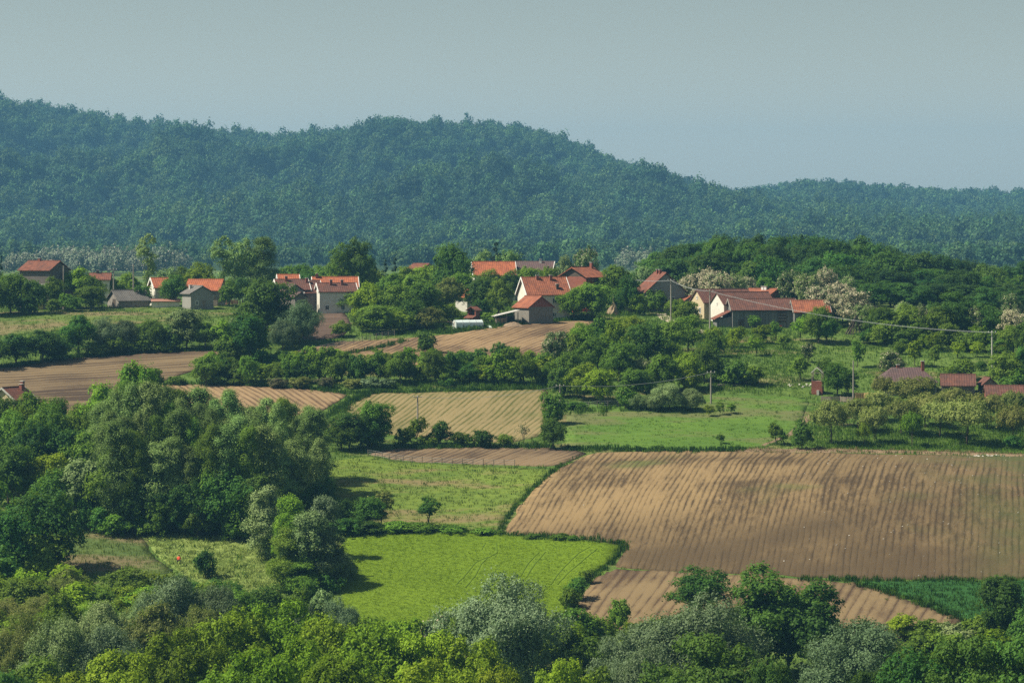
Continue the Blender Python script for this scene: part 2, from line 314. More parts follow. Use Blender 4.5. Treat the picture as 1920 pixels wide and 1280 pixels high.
# ------------------------------------------------------------------ mesh helpers
def mesh_np(name, V, Fq, mats=(), face_attr=None):
    """V (n,3); Fq (m,k) with k = 3 or 4"""
    me = bpy.data.meshes.new(name); V = np.asarray(V, np.float32); Fq = np.asarray(Fq, np.int32); k = Fq.shape[1]
    me.vertices.add(len(V)); me.vertices.foreach_set('co', V.ravel()); me.loops.add(Fq.size); me.loops.foreach_set('vertex_index', Fq.ravel())
    me.polygons.add(len(Fq)); me.polygons.foreach_set('loop_start', np.arange(0, Fq.size, k, dtype=np.int32))
    for a, v in (face_attr or {}).items():
        at = me.attributes.new(a, 'FLOAT', 'FACE'); at.data.foreach_set('value', np.asarray(v, np.float32))
    me.update(calc_edges=True); me.validate()
    for m in mats: me.materials.append(MATS[m])
    return me
def link(name, me, parent=None, mat=None, loc=None, rz=None, smooth=False):
    o = bpy.data.objects.new(name, me); COL.objects.link(o)
    if parent: o.parent = parent
    if mat and me is not None and not me.materials: me.materials.append(MATS[mat])
    if loc is not None: o.location = loc
    if rz is not None: o.rotation_euler = (0, 0, rz)
    if smooth and me is not None: me.polygons.foreach_set('use_smooth', [True] * len(me.polygons))
    return o
def tag(o, label=None, cat=None, group=None, kind=None):
    if label: o['label'] = label
    if cat: o['category'] = cat
    if group: o['group'] = group
    if kind: o['kind'] = kind
    return o
def thing(name, label, cat, loc, rz=0, group=None):
    return tag(link(name, None, None, None, loc, rz), label, cat, group)
class MB:
    """collects boxes, tubes and polygons for one mesh"""
    def __init__(s): s.v = []; s.f = []
    def poly(s, pts): b = len(s.v); s.v += [tuple(p) for p in pts]; s.f.append(tuple(range(b, b + len(pts)))); return s
    def box(s, c, d, rz=0, M=None):
        b = len(s.v); R = Matrix.Rotation(rz, 3, 'Z')
        for z in (-.5, .5):
            for x, y in ((-.5, -.5), (.5, -.5), (.5, .5), (-.5, .5)):
                p = R @ Vector((x * d[0], y * d[1], z * d[2])); s.v.append(tuple(Vector(c) + p))
        s.f += [tuple(b + i for i in q) for q in ((3, 2, 1, 0), (4, 5, 6, 7), (0, 1, 5, 4), (1, 2, 6, 5), (2, 3, 7, 6), (3, 0, 4, 7))]; return s
    def prism(s, prof, a, b):
        """profile points (3-D) swept from offset a to offset b"""
        k = len(s.v); n = len(prof); a = Vector(a); b = Vector(b)
        s.v += [tuple(Vector(p) + a) for p in prof] + [tuple(Vector(p) + b) for p in prof]
        s.f.append(tuple(range(k + n - 1, k - 1, -1))); s.f.append(tuple(range(k + n, k + 2 * n)))
        s.f += [(k + i, k + (i + 1) % n, k + n + (i + 1) % n, k + n + i) for i in range(n)]; return s
    def tube(s, pts, rad, n=6, cap=True):
        base = len(s.v); pts = [Vector(p) for p in pts]
        for i, p in enumerate(pts):
            t = (pts[min(i + 1, len(pts) - 1)] - pts[max(i - 1, 0)]).normalized()
            u = t.cross(Vector((0, 0, 1)) if abs(t.z) < .95 else Vector((1, 0, 0))).normalized(); w = u.cross(t)
            r = rad[i] if isinstance(rad, (list, tuple)) else rad
            for k in range(n):
                a = 2 * math.pi * k / n; s.v.append(tuple(p + u * math.cos(a) * r + w * math.sin(a) * r))
        for i in range(len(pts) - 1):
            for k in range(n):
                s.f.append((base + i * n + k, base + i * n + (k + 1) % n, base + (i + 1) * n + (k + 1) % n, base + (i + 1) * n + k))
        if cap: s.f.append(tuple(base + (len(pts) - 1) * n + k for k in range(n))); s.f.append(tuple(base + n - 1 - k for k in range(n)))
        return s
    def mesh(s, name, mat=None):
        me = bpy.data.meshes.new(name); me.from_pydata(s.v, [], s.f); me.update()
        bm = bmesh.new(); bm.from_mesh(me); bmesh.ops.recalc_face_normals(bm, faces=bm.faces); bm.to_mesh(me); bm.free()
        if mat: me.materials.append(MATS[mat])
        return me
    def build(s, name, mat, parent=None, loc=None, rz=None, smooth=False):
        return link(name, s.mesh(name, mat), parent, None, loc, rz, smooth)

# ------------------------------------------------------------------ ground sheet
xs = np.unique(np.concatenate([-np.geomspace(140, 2700, 26), np.arange(-140, 141, 2.5), np.geomspace(140, 2700, 26), np.arange(-1000, 1500, 20)]))
ys = np.unique(np.concatenate([[-400, -200], np.arange(-60, 380, 12), np.arange(380, 860, 2.0), np.arange(860, 1900, 20), np.arange(1900, 5600, 18), np.geomspace(5600, 7200, 10)]))
XX, YY = np.meshgrid(xs, ys); ZZ = ground(XX, YY)
idx = np.arange(XX.size).reshape(XX.shape)
FQ = np.stack([idx[:-1, :-1], idx[:-1, 1:], idx[1:, 1:], idx[1:, :-1]], -1).reshape(-1, 4)
me = mesh_np('ground', np.stack([XX, YY, ZZ], -1).reshape(-1, 3), FQ, ('grass', 'far_floor'))
cyy = YY[:-1, :-1].ravel(); me.polygons.foreach_set('material_index', (cyy > 1850).astype(np.int32)); me.polygons.foreach_set('use_smooth', [True] * len(FQ))
tag(link('ground', me), kind='structure')

def inside(P, poly):
    x, y = P[:, 0], P[:, 1]; r = np.zeros(len(P), bool); n = len(poly)
    for i in range(n):
        (x0, y0), (x1, y1) = poly[i], poly[(i + 1) % n]
        c = ((y0 > y) != (y1 > y)) & (x < (x1 - x0) * (y - y0) / (y1 - y0 + 1e-12) + x0); r ^= c
    return r
def world_poly(pp, n=6):
    """pixel outline -> ground outline, each side cut in n"""
    out = []
    for i in range(len(pp)):
        (a, b), (c, d) = pp[i], pp[(i + 1) % len(pp)]
        for t in range(n):
            h = hit(a + (c - a) * t / n, b + (d - b) * t / n); out.append((h.x, h.y))
    sm = []                                        # soften the corners and let the edge waver a little
    for i in range(len(out)):
        p, q, r = out[i - 1], out[i], out[(i + 1) % len(out)]
        sm.append((q[0] * .5 + (p[0] + r[0]) * .25 + _r.normal(0, .12), q[1] * .5 + (p[1] + r[1]) * .25 + _r.normal(0, .25)))
    return sm
FIELDS = {}
def field(name, pp, mat, lift=.06, step=2.0, skirt=True):
    W_ = world_poly(pp); FIELDS[name] = W_
    P = np.array(W_); lo, hi = P.min(0), P.max(0)
    g = np.stack(np.meshgrid(np.arange(lo[0], hi[0], step), np.arange(lo[1], hi[1], step)), -1).reshape(-1, 2)
    g = g[inside(g, W_)]
    d = np.min(np.hypot(g[:, None, 0] - P[None, :, 0], g[:, None, 1] - P[None, :, 1]), 1) if len(g) else np.zeros(0)
    g = g[d > step * .4]
    pts = [Vector(p) for p in W_] + [Vector(p) for p in g]; nb = len(W_)
    vs, es, fs, *_ = geometry.delaunay_2d_cdt(pts, [], [list(range(nb))], 1, 1e-4)
    V = np.array([(v.x, v.y) for v in vs]); Z = ground(V[:, 0], V[:, 1]) + lift
    m = bpy.data.meshes.new(name); vv = [(x, y, z) for (x, y), z in zip(V, Z)]; ff = [tuple(f) for f in fs]
    if skirt:                                      # side faces down into the ground, so the sheet is a body of soil or crop
        cnt = {}
        for f in ff:
            for a, b in zip(f, f[1:] + f[:1]): cnt[(a, b)] = 1
        for (a, b) in list(cnt):
            if (b, a) not in cnt:
                k = len(vv); vv += [(vv[b][0], vv[b][1], vv[b][2] - lift - .4), (vv[a][0], vv[a][1], vv[a][2] - lift - .4)]; ff.append((b, a, k + 1, k))
    m.from_pydata(vv, [], ff); m.update(); m.polygons.foreach_set('use_smooth', [True] * len(m.polygons))
    return tag(link(name, m, None, mat), kind='structure')

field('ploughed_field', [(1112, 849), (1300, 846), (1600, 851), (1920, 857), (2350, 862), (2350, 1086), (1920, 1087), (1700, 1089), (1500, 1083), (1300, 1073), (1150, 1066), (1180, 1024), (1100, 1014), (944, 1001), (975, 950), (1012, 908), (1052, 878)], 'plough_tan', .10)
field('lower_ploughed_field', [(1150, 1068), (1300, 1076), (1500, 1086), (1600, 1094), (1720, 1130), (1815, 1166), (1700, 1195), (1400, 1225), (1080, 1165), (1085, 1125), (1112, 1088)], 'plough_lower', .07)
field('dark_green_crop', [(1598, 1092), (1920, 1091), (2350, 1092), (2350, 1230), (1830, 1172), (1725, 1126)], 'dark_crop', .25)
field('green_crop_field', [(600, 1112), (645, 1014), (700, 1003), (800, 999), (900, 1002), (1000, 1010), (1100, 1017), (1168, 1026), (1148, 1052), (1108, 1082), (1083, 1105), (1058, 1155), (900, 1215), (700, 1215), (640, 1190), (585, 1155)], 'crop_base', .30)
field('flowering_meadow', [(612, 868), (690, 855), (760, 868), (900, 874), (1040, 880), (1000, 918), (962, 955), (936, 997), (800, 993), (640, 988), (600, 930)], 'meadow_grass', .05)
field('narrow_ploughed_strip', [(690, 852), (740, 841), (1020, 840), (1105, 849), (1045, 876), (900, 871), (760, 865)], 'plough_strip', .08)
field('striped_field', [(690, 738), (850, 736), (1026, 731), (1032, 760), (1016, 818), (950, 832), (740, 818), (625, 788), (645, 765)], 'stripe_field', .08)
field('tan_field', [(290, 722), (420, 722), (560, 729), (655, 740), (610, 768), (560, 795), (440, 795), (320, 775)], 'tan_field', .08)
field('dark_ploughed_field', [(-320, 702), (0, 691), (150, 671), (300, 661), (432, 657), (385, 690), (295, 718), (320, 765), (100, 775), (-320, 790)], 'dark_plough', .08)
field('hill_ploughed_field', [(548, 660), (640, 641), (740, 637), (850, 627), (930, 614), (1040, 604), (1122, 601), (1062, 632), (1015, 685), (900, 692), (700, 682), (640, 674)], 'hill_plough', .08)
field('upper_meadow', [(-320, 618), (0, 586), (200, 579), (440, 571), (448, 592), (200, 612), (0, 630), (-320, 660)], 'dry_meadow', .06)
field('garden_plot', [(585, 588), (648, 586), (660, 612), (640, 634), (560, 640)], 'garden_soil', .06)
field('mown_hay_meadow', [(268, 989), (340, 987), (450, 998), (520, 1010), (530, 1120), (440, 1130), (340, 1075), (290, 1040)], 'hay', .10)
field('reddish_meadow', [(120, 985), (262, 989), (284, 1042), (330, 1075), (200, 1085), (60, 1060)], 'red_grass', .05)
field('middle_meadow', [(1060, 770), (1180, 745), (1330, 740), (1520, 745), (1500, 800), (1440, 840), (1130, 846), (1062, 842)], 'green_meadow', .05)
field('orchard_meadow', [(1420, 640), (1600, 628), (1900, 650), (1900, 690), (1640, 690), (1520, 725), (1440, 725), (1400, 690)], 'slope_meadow', .05)
def ribbon(name, pts, w, mat, lift=.07):
    P = []
    for i in range(len(pts) - 1):
        for t in range(6): P.append(hit(pts[i][0] + (pts[i + 1][0] - pts[i][0]) * t / 6, pts[i][1] + (pts[i + 1][1] - pts[i][1]) * t / 6))
    P.append(hit(*pts[-1])); V = []; Fs = []
    for i, p in enumerate(P):
        t = (P[min(i + 1, len(P) - 1)] - P[max(i - 1, 0)]); s = Vector((-t.y, t.x)).normalized() * w / 2
        for k in (1, .33, -.33, -1): x, y = p.x + s.x * k, p.y + s.y * k; V.append((x, y, gz(x, y) + (lift if abs(k) < .9 else -.03)))
    for i in range(len(P) - 1):
        for k in range(3): Fs.append((i * 4 + k, i * 4 + k + 1, i * 4 + k + 5, i * 4 + k + 4))
    m = bpy.data.meshes.new(name); m.from_pydata(V, [], Fs); m.update()
    return tag(link(name, m, None, mat), kind='structure')
ribbon('farm_lane', [(1212, 584), (1238, 588), (1252, 600), (1300, 615), (1318, 625)], 3.2, 'path_dirt')
ribbon('dirt_track', [(1548, 765), (1520, 780), (1480, 815), (1430, 836)], 1.6, 'red_path')
ribbon('dry_bank', [(1380, 846), (1500, 845), (1700, 848), (1930, 855), (2100, 860)], 3.5, 'red_path', .25)

# ------------------------------------------------------------------ scattering of uncountable stuff
def gn_scatter(name, src_objs, P, rot, scl, idx):
    """one object of kind stuff: source meshes instanced on the given points"""
    n = len(P); me = bpy.data.meshes.new(name); me.vertices.add(n); me.vertices.foreach_set('co', np.asarray(P, np.float32).ravel())
    for a, t, v in (('rz', 'FLOAT', rot), ('sc', 'FLOAT_VECTOR', scl), ('ix', 'INT', idx)):
        at = me.attributes.new(a, t, 'POINT'); at.data.foreach_set('vector' if t == 'FLOAT_VECTOR' else 'value', np.asarray(v).ravel())
    me.update(); o = link(name, me)
    c = bpy.data.collections.new(name + '_source')
    for s in src_objs: c.objects.link(s)
    g = bpy.data.node_groups.new(name, 'GeometryNodeTree'); g.interface.new_socket('Geometry', in_out='INPUT', socket_type='NodeSocketGeometry'); g.interface.new_socket('Geometry', in_out='OUTPUT', socket_type='NodeSocketGeometry')
    nn = g.nodes; i = nn.new('NodeGroupInput'); ou = nn.new('NodeGroupOutput'); ci = nn.new('GeometryNodeCollectionInfo'); ci.inputs[0].default_value = c; ci.inputs['Separate Children'].default_value = True; ci.inputs['Reset Children'].default_value = True
    ip = nn.new('GeometryNodeInstanceOnPoints'); ip.inputs['Pick Instance'].default_value = True
    def named(a, dt): d = nn.new('GeometryNodeInputNamedAttribute'); d.data_type = dt; d.inputs[0].default_value = a; return d.outputs[0]
    cx = nn.new('ShaderNodeCombineXYZ'); g.links.new(named('rz', 'FLOAT'), cx.inputs[2]); e2r = nn.new('FunctionNodeEulerToRotation'); g.links.new(cx.outputs[0], e2r.inputs[0])
    g.links.new(i.outputs[0], ip.inputs['Points']); g.links.new(ci.outputs[0], ip.inputs['Instance']); g.links.new(named('ix', 'INT'), ip.inputs['Instance Index'])
    g.links.new(e2r.outputs[0], ip.inputs['Rotation']); g.links.new(named('sc', 'FLOAT_VECTOR'), ip.inputs['Scale']); g.links.new(ip.outputs[0], ou.inputs[0])
    md = o.modifiers.new('scatter', 'NODES'); md.node_group = g
    return tag(o, kind='stuff')
def free(name, me): return bpy.data.objects.new(name, me)       # a source object that is not itself in the scene
def tuft(seed, n, h, spread, w, lean=.5):
    r = np.random.RandomState(seed); V = []; T = []
    for i in range(n):
        a, b = r.uniform(0, 6.283, 2); rr = spread * math.sqrt(r.uniform()); c = np.array([rr * math.cos(a), rr * math.sin(a), 0]); hh = h * r.uniform(.55, 1.1)
        s = np.array([math.cos(b), math.sin(b), 0]) * w * .5; tip = c + np.array([math.cos(b + 1.5) * lean * hh * r.uniform(.1, 1), math.sin(b + 1.5) * lean * hh * r.uniform(.1, 1), hh])
        V += [c - s, c + s, tip + s * .5, tip - s * .5]; T.append(r.uniform())
    return mesh_np('tuft', np.array(V), np.arange(4 * n).reshape(-1, 4), (), {'tone': T})
def jit(poly, sp, seed, keep=1.0):
    r = np.random.RandomState(seed); P = np.array(poly); lo, hi = P.min(0), P.max(0)
    g = np.stack(np.meshgrid(np.arange(lo[0], hi[0], sp), np.arange(lo[1], hi[1], sp)), -1).reshape(-1, 2); g = g + r.uniform(-.5, .5, g.shape) * sp
    g = g[inside(g, poly)]; return g[r.uniform(size=len(g)) < keep]
def grassy(name, P2, mat, h, n=14, spread=.45, w=.06, seed=1, lift=0.0, smin=.6, smax=1.4, lean=.5):
    r = np.random.RandomState(seed); src = []
    for v in range(3):
        m = tuft(seed * 7 + v, n, h, spread, w, lean); m.materials.append(MATS[mat]); src.append(free('tuft', m))
    Z = ground(P2[:, 0], P2[:, 1]) + lift - .03; k = len(P2); s = r.uniform(smin, smax, k)
    return gn_scatter(name, src, np.c_[P2, Z], r.uniform(0, 6.28, k), np.stack([s, s, s * r.uniform(.75, 1.25, k)], 1), r.randint(0, 3, k))
def along(pp, width, dens, seed, taper=False):
    """points strewn along a pixel line on the ground"""
    r = np.random.RandomState(seed); H = [hit(*p) for p in pp]; out = []
    for a, b in zip(H, H[1:]):
        d = (b - a); L = math.hypot(d.x, d.y); n = max(1, int(L * width * dens)); t = r.uniform(size=n); s = r.normal(0, .33, n) * width
        out.append(np.stack([a.x + d.x * t - d.y / L * s, a.y + d.y * t + d.x / L * s], 1))
    return np.concatenate(out)

# ------------------------------------------------------------------ trees
def crown_np(seed, H, Wd, base, shape, lobes, per, leaves, size, ell=1.5, droop=0.0, flat=.85, lobe_r=.30, sub_r=.13, loose=.25):
    """leaf faces of one crown. Lobes sit in an uneven envelope, twigs sit on lobes, leaves sit round twigs."""
    r = np.random.RandomState(seed); cz = H * (base + (1 - base) * .5); rz = H * (1 - base) * .5; rx = Wd * .5
    tw = []; lobec = []
    for i in range(lobes):
        for _ in range(40):
            d = r.normal(size=3); d /= np.linalg.norm(d); u = r.uniform(.35, .86) if i > 2 else r.uniform(0, .4)
            c = d * u
            if shape == 'egg': w = 1.0 - .25 * c[2]
            elif shape == 'cone': c[2] = r.uniform(-1, 1); w = max(.05, (1 - c[2]) * .52); a = r.uniform(0, 6.283); c[0], c[1] = math.cos(a) * .7, math.sin(a) * .7
            elif shape == 'column': c[2] = r.uniform(-.95, .90); w = (1 - abs(c[2]) ** 2.6) * .88 + .13
            elif shape == 'umbrella': w = 1.0; c[2] = abs(c[2]) * .9 - .25
            elif shape == 'vase': w = .72 + .3 * c[2]
            else: w = 1.0
            p = np.array([c[0] * rx * w, c[1] * rx * w, cz + c[2] * rz])
            if all(np.linalg.norm((p - q) / (rx, rx, rz)) > .30 for q in lobec[-12:]): break
        lobec.append(p); lr = lobe_r * Wd * r.uniform(.6, 1.15) * (w if shape in ('cone', 'column') else 1)
        k = r.normal(size=(per, 3)); k /= np.linalg.norm(k, axis=1)[:, None]; k[:, 2] = np.where(k[:, 2] < -.35, -k[:, 2], k[:, 2])
        q = p + k * lr * r.uniform(.55, 1.0, per)[:, None] * np.array([1, 1, flat]); tw += [(q[j], k[j], lr, r.uniform()) for j in range(per)]
    nt_ = len(tw); C = np.array([t[0] for t in tw]); K = np.array([t[1] for t in tw]); tone = np.array([t[3] for t in tw])
    m = np.maximum(2, r.poisson(leaves / nt_, nt_)); ti = np.repeat(np.arange(nt_), m); n = len(ti)
    d = r.normal(size=(n, 3)); d /= np.linalg.norm(d, axis=1)[:, None]; d = d + K[ti] * .55 + np.array([0, 0, .25]); d /= np.linalg.norm(d, axis=1)[:, None]
    sr = sub_r * Wd * r.uniform(.6, 1.3, nt_)[ti]; P = C[ti] + d * (sr * (r.uniform(.35, 1.0, n) + (r.uniform(size=n) < loose) * r.uniform(0, .7, n)))[:, None]
    if droop: P[:, 2] -= droop * r.uniform(0, 1, n) ** 2 * sr * 2.2
    P[:, 2] = np.clip(P[:, 2], H * .015, None)
    ctr = np.array([0, 0, cz]); out = P - ctr; out /= (np.linalg.norm(out, axis=1)[:, None] + 1e-6)
    nrm = d * .9 + out * .4 + np.array([0, 0, .2]) + r.normal(size=(n, 3)) * .38; nrm /= np.linalg.norm(nrm, axis=1)[:, None]
    a = np.cross(nrm, r.normal(size=(n, 3))); a /= np.linalg.norm(a, axis=1)[:, None]
    if droop: a = a + np.array([0, 0, -1.2 * droop]); a /= np.linalg.norm(a, axis=1)[:, None]
    b = np.cross(nrm, a); b /= (np.linalg.norm(b, axis=1)[:, None] + 1e-6)
    s = size * r.uniform(.6, 1.35, n)[:, None]; a = a * s * ell * .5; b = b * s * .5
    V = np.stack([P - a - b * .5, P + b - a * .1, P + a + b * .3, P - b + a * .2], 1).reshape(-1, 3)
    T = np.clip(.25 + .5 * (tone[ti] * .55 + r.uniform(size=n) * .45) + .12 * r.normal(size=n), 0, 1)
    # flowers: out on the twig ends
    bl = np.clip(r.uniform(size=n) * .75 + .25 * tone[ti], 0, 1)
    return V, np.arange(4 * n).reshape(-1, 4), T, bl, lobec
def trunk_mb(seed, H, base, r0, lobec, multi=1, lean=0):
    r = random.Random(seed); m = MB()
    for s in range(multi):
        ox, oy = (r.uniform(-.5, .5) * r0 * 4, r.uniform(-.5, .5) * r0 * 4) if multi > 1 else (0, 0)
        top = H * (.45 + base * .5) if multi == 1 else H * r.uniform(.5, .8)
        pts = [(ox * (1 + 1.5 * t) + r.uniform(-.1, .1) * r0 * 3 * t + lean * t * H, oy * (1 + 1.5 * t) + r.uniform(-.1, .1) * r0 * 3 * t, top * t - .3 * (t == 0)) for t in (0, .04, .25, .5, .75, 1)]
        k = .65 if multi > 1 else 1
        m.tube(pts, [r0 * 1.35 * k, r0 * k, r0 * .85 * k, r0 * .7 * k, r0 * .5 * k, r0 * .3 * k], 7)
        st = [Vector(pts[2]), Vector(pts[3]), Vector(pts[4])]
        for c in list(lobec)[s::multi][:7]:
            p = Vector(c); a = r.choice(st)
            if p.z < a.z: a = st[0]
            mid = a.lerp(p, .5) + Vector((0, 0, H * .02)); m.tube([a, mid, p], [r0 * .42 * k, r0 * .28 * k, r0 * .12 * k], 5)
    return m
KIND = {}
def kind(name, noun, H, Wd, base, shape, lobes, per, leaves, size, variants=3, trunk='bark', r0=.2, multi=1, lean=0, **kw):
    KIND[name] = dict(noun=noun, H=H, W=Wd, v=[])
    for v in range(variants):
        sd = hash_(name) + v * 17; V, Fq, T, B, lc = crown_np(sd, H, Wd, base, shape, lobes, per, leaves, size, **kw)
        ext = max(np.percentile(np.abs(V[:, 0]), 98), np.percentile(np.abs(V[:, 1]), 98)) * 2; top = np.percentile(V[:, 2], 99.6)
        V = V * np.array([Wd / ext, Wd / ext, H / top]); lc = [c * np.array([Wd / ext, Wd / ext, H / top]) for c in lc]
        c = mesh_np(name + '_crown', V, Fq, ('leaf_mid',), {'tone': T, 'bloom': B})
        t = trunk_mb(sd, H, base, r0, lc, multi, lean).mesh(name + '_trunk', trunk) if r0 else None
        KIND[name]['v'].append((c, t))
def hash_(s): return sum(ord(ch) * (i + 3) for i, ch in enumerate(s)) % 9973
kind('round', 'broad-crowned tree', 10, 9, .14, 'egg', 30, 15, 15000, .25, 4, r0=.26, lobe_r=.23, sub_r=.095)
kind('tall', 'tall leafy tree', 13, 8, .12, 'egg', 34, 15, 17000, .26, 4, r0=.26, lobe_r=.23, sub_r=.10)
kind('big', 'big leafy tree', 13, 12, .10, 'ball', 54, 20, 46000, .205, 4, r0=.34, lobe_r=.165, sub_r=.06)
kind('willow', 'willow', 10, 11, .05, 'ball', 44, 24, 62000, .12, 3, r0=.30, droop=.5, ell=2.1, lobe_r=.18, sub_r=.068, loose=.4)
kind('upright_willow', 'slender willow', 12, 6.5, .05, 'column', 36, 18, 32000, .135, 3, r0=.2, droop=.4, ell=2.2, lobe_r=.22, sub_r=.11, loose=.35)
kind('poplar', 'poplar', 20, 8.5, .08, 'column', 74, 14, 36000, .17, 4, 'pale_bark', r0=.2, lobe_r=.17, sub_r=.105, loose=.7)
kind('airy', 'thin-crowned poplar', 16, 7, .20, 'column', 26, 9, 4200, .26, 3, 'bark', r0=.20, lobe_r=.22, sub_r=.10, loose=.5)
kind('spruce', 'spruce', 12, 5.5, .05, 'cone', 70, 8, 8000, .24, 2, r0=.18, flat=.45, lobe_r=.15, sub_r=.07)
kind('acacia', 'acacia', 9, 8.5, .10, 'ball', 36, 14, 16000, .19, 3, r0=.2, lobe_r=.17, sub_r=.07, loose=.5)
kind('orchard', 'spreading orchard tree', 5.5, 7, .20, 'umbrella', 24, 13, 9000, .16, 4, r0=.12, multi=2, flat=.7, lobe_r=.18, sub_r=.075, loose=.5)
kind('fruit', 'young fruit tree', 4.5, 3.4, .20, 'egg', 14, 10, 3200, .16, 4, r0=.08, lobe_r=.25, sub_r=.11)
kind('vase', 'upright young tree', 5, 2.8, .16, 'vase', 12, 10, 2800, .16, 2, r0=.08)
kind('bush', 'bush', 3.2, 4, .0, 'ball', 18, 11, 4200, .17, 4, r0=.06, multi=2, lobe_r=.23, sub_r=.10)
kind('scrub', 'shrub', 4.5, 4.5, .02, 'egg', 20, 12, 6000, .19, 4, r0=.09, multi=2, lobe_r=.23, sub_r=.10)
kind('crooked', 'crooked tree', 6, 4.5, .42, 'vase', 8, 9, 2600, .18, 1, r0=.14, lean=.12, lobe_r=.22, sub_r=.11)
kind('bare', 'thin dead-looking tree', 4, 3.2, .2, 'egg', 10, 8, 420, .16, 1, r0=.07, multi=2)

TREES = []          # (group, px, root, noun, colour word, custom label)
WORD = dict(leaf_wood='deep green', leaf_dark='dark green', leaf_mid='green', leaf_lime='yellow-green', leaf_bright='bright green', leaf_silver='silvery grey-green', leaf_willow='pale olive-green', leaf_poplar='grey-green',
            leaf_olive='olive-brown', leaf_spruce='blackish green', leaf_acacia='cream-blossomed', leaf_acacia_sparse='sparsely blossoming', leaf_brown='brownish')
trng = random.Random(77)
def tree(kd, p, h, w, mat, group, label=None, sy=1.0):
    K = KIND[kd]; c, t = trng.choice(K['v']); nm = {'bush': 'bush', 'scrub': 'shrub'}.get(kd, K['noun'].split()[-1])
    nm = {'willow': 'willow_tree', 'poplar': 'poplar_tree', 'spruce': 'spruce_tree', 'acacia': 'acacia_tree', 'tree': 'tree'}.get(nm, nm)
    if kd in ('orchard', 'fruit'): nm = 'fruit_tree'
    root = link(nm, None, None, None, (p.x, p.y, p.z - .12), trng.uniform(0, 6.283)); root.empty_display_size = .5
    root.scale = (w / K['W'], w / K['W'] * sy, h / K['H'])
    o = bpy.data.objects.new('crown', c); COL.objects.link(o); o.parent = root
    o.material_slots[0].link = 'OBJECT'; o.material_slots[0].material = MATS[mat]
    if t: o2 = bpy.data.objects.new('trunk', t); COL.objects.link(o2); o2.parent = root
    root['category'] = 'shrub' if kd in ('bush', 'scrub') else 'tree'
    TREES.append((group, CX + F * p.x / p.y, root, K['noun'], WORD[mat], label)); return root
def TP(kd, px, top, wpx, base, mat, group, label=None):
    """a tree given by photo pixels: centre column, top row, width, row of its foot"""
    p = hit(px, base); h = max(1.0, topz(top, p.y) - p.z); return tree(kd, p, h, wpx * p.y / F, mat, group, label)
def wood(pp, sp, hts, wid, kinds, group, seed, keep=1.0):
    """trees strewn over a pixel outline on the ground; kinds = [(kind, material, weight)]"""
    W_ = world_poly(pp, 2); r = random.Random(seed)
    for x, y in jit(W_, sp, seed, keep):
        kd, mt, _ = r.choices(kinds, [k[2] for k in kinds])[0]; f = r.uniform(0, 1); h = hts[0] + (hts[1] - hts[0]) * f; w = wid[0] + (wid[1] - wid[0]) * min(1, max(0, f + r.uniform(-.3, .3)))
        tree(kd, Vector((x, y, gz(x, y))), h, w, mt, group)
ONES = 'zeroth first second third fourth fifth sixth seventh eighth ninth tenth eleventh twelfth thirteenth fourteenth fifteenth sixteenth seventeenth eighteenth nineteenth'.split()
TENS = {2: 'twenty', 3: 'thirty', 4: 'forty', 5: 'fifty', 6: 'sixty', 7: 'seventy', 8: 'eighty', 9: 'ninety'}
def nth(n):
    if n < 20: return ONES[n]
    if n < 100: return (TENS[n // 10] + '-' + ONES[n % 10]) if n % 10 else TENS[n // 10][:-1] + 'ieth'
    return str(n) + 'th'
def finish_labels():
    by = {}
    for t in TREES: by.setdefault((t[0], t[3], t[4]), []).append(t)
    for (g, noun, word), ts in by.items():
        ts.sort(key=lambda t: t[1]); k = 0; free_ = [t for t in ts if not t[5]]
        for t in ts:
            if t[5]: t[2]['label'] = t[5]
            else:
                k += 1
                where = '' if len(free_) == 1 else (', the leftmost' if k == 1 else ', the rightmost' if k == len(free_) else ', %s from the left' % nth(k))
                t[2]['label'] = '%s %s %s%s' % (word, noun, g[1], where)
            t[2]['group'] = g[0]

# groups: (phrase for the group, place used in labels)
G_FRONT = ('trees along the near edge of the valley', 'at the bottom of the picture')
G_CORNER = ('thicket below the hay meadow', 'in the thicket below the hay meadow')
G_GROVE = ('poplar grove left of the meadow', 'in the poplar grove')
G_LEFT = ('trees at the far left beside the grove', 'left of the poplar grove')
G_WILLOW = ('willows between hay meadow and crop', 'beside the bright crop field')
G_DITCH = ('hedge along the meadow ditch', 'on the ditch below the flowering meadow')
G_ROW = ('hedgerow above the striped field', 'in the hedgerow above the striped field')
G_ROW2 = ('hedge below the striped field', 'below the striped field')
G_UPL = ('hedge below the upper meadow', 'in the hedge above the dark ploughed field')
G_VILL = ('trees among the village houses', 'among the village houses')
G_VLEFT = ('trees among the left-hand farm buildings', 'among the left-hand farm buildings')
G_SKY = ('tall trees behind the left-hand houses', 'standing against the far mountain')
G_SCRUB = ('scrub on the slope below the long barn', 'on the scrubby slope below the white house')
G_BARN = ('young fruit trees below the long barn', 'on the grass below the long barn')
G_ORCH = ('orchard below the hip-roofed house', 'in the orchard beside the big ploughed field')
G_YOUNG = ('young trees on the meadow behind the hip-roofed house', 'on the meadow behind the hip-roofed house')
G_WOOD = ('wood on the hill at the right', 'in the wood on the right-hand hill')
G_EDGE = ('blossoming acacias at the edge of the wood', 'at the edge of the right-hand wood')

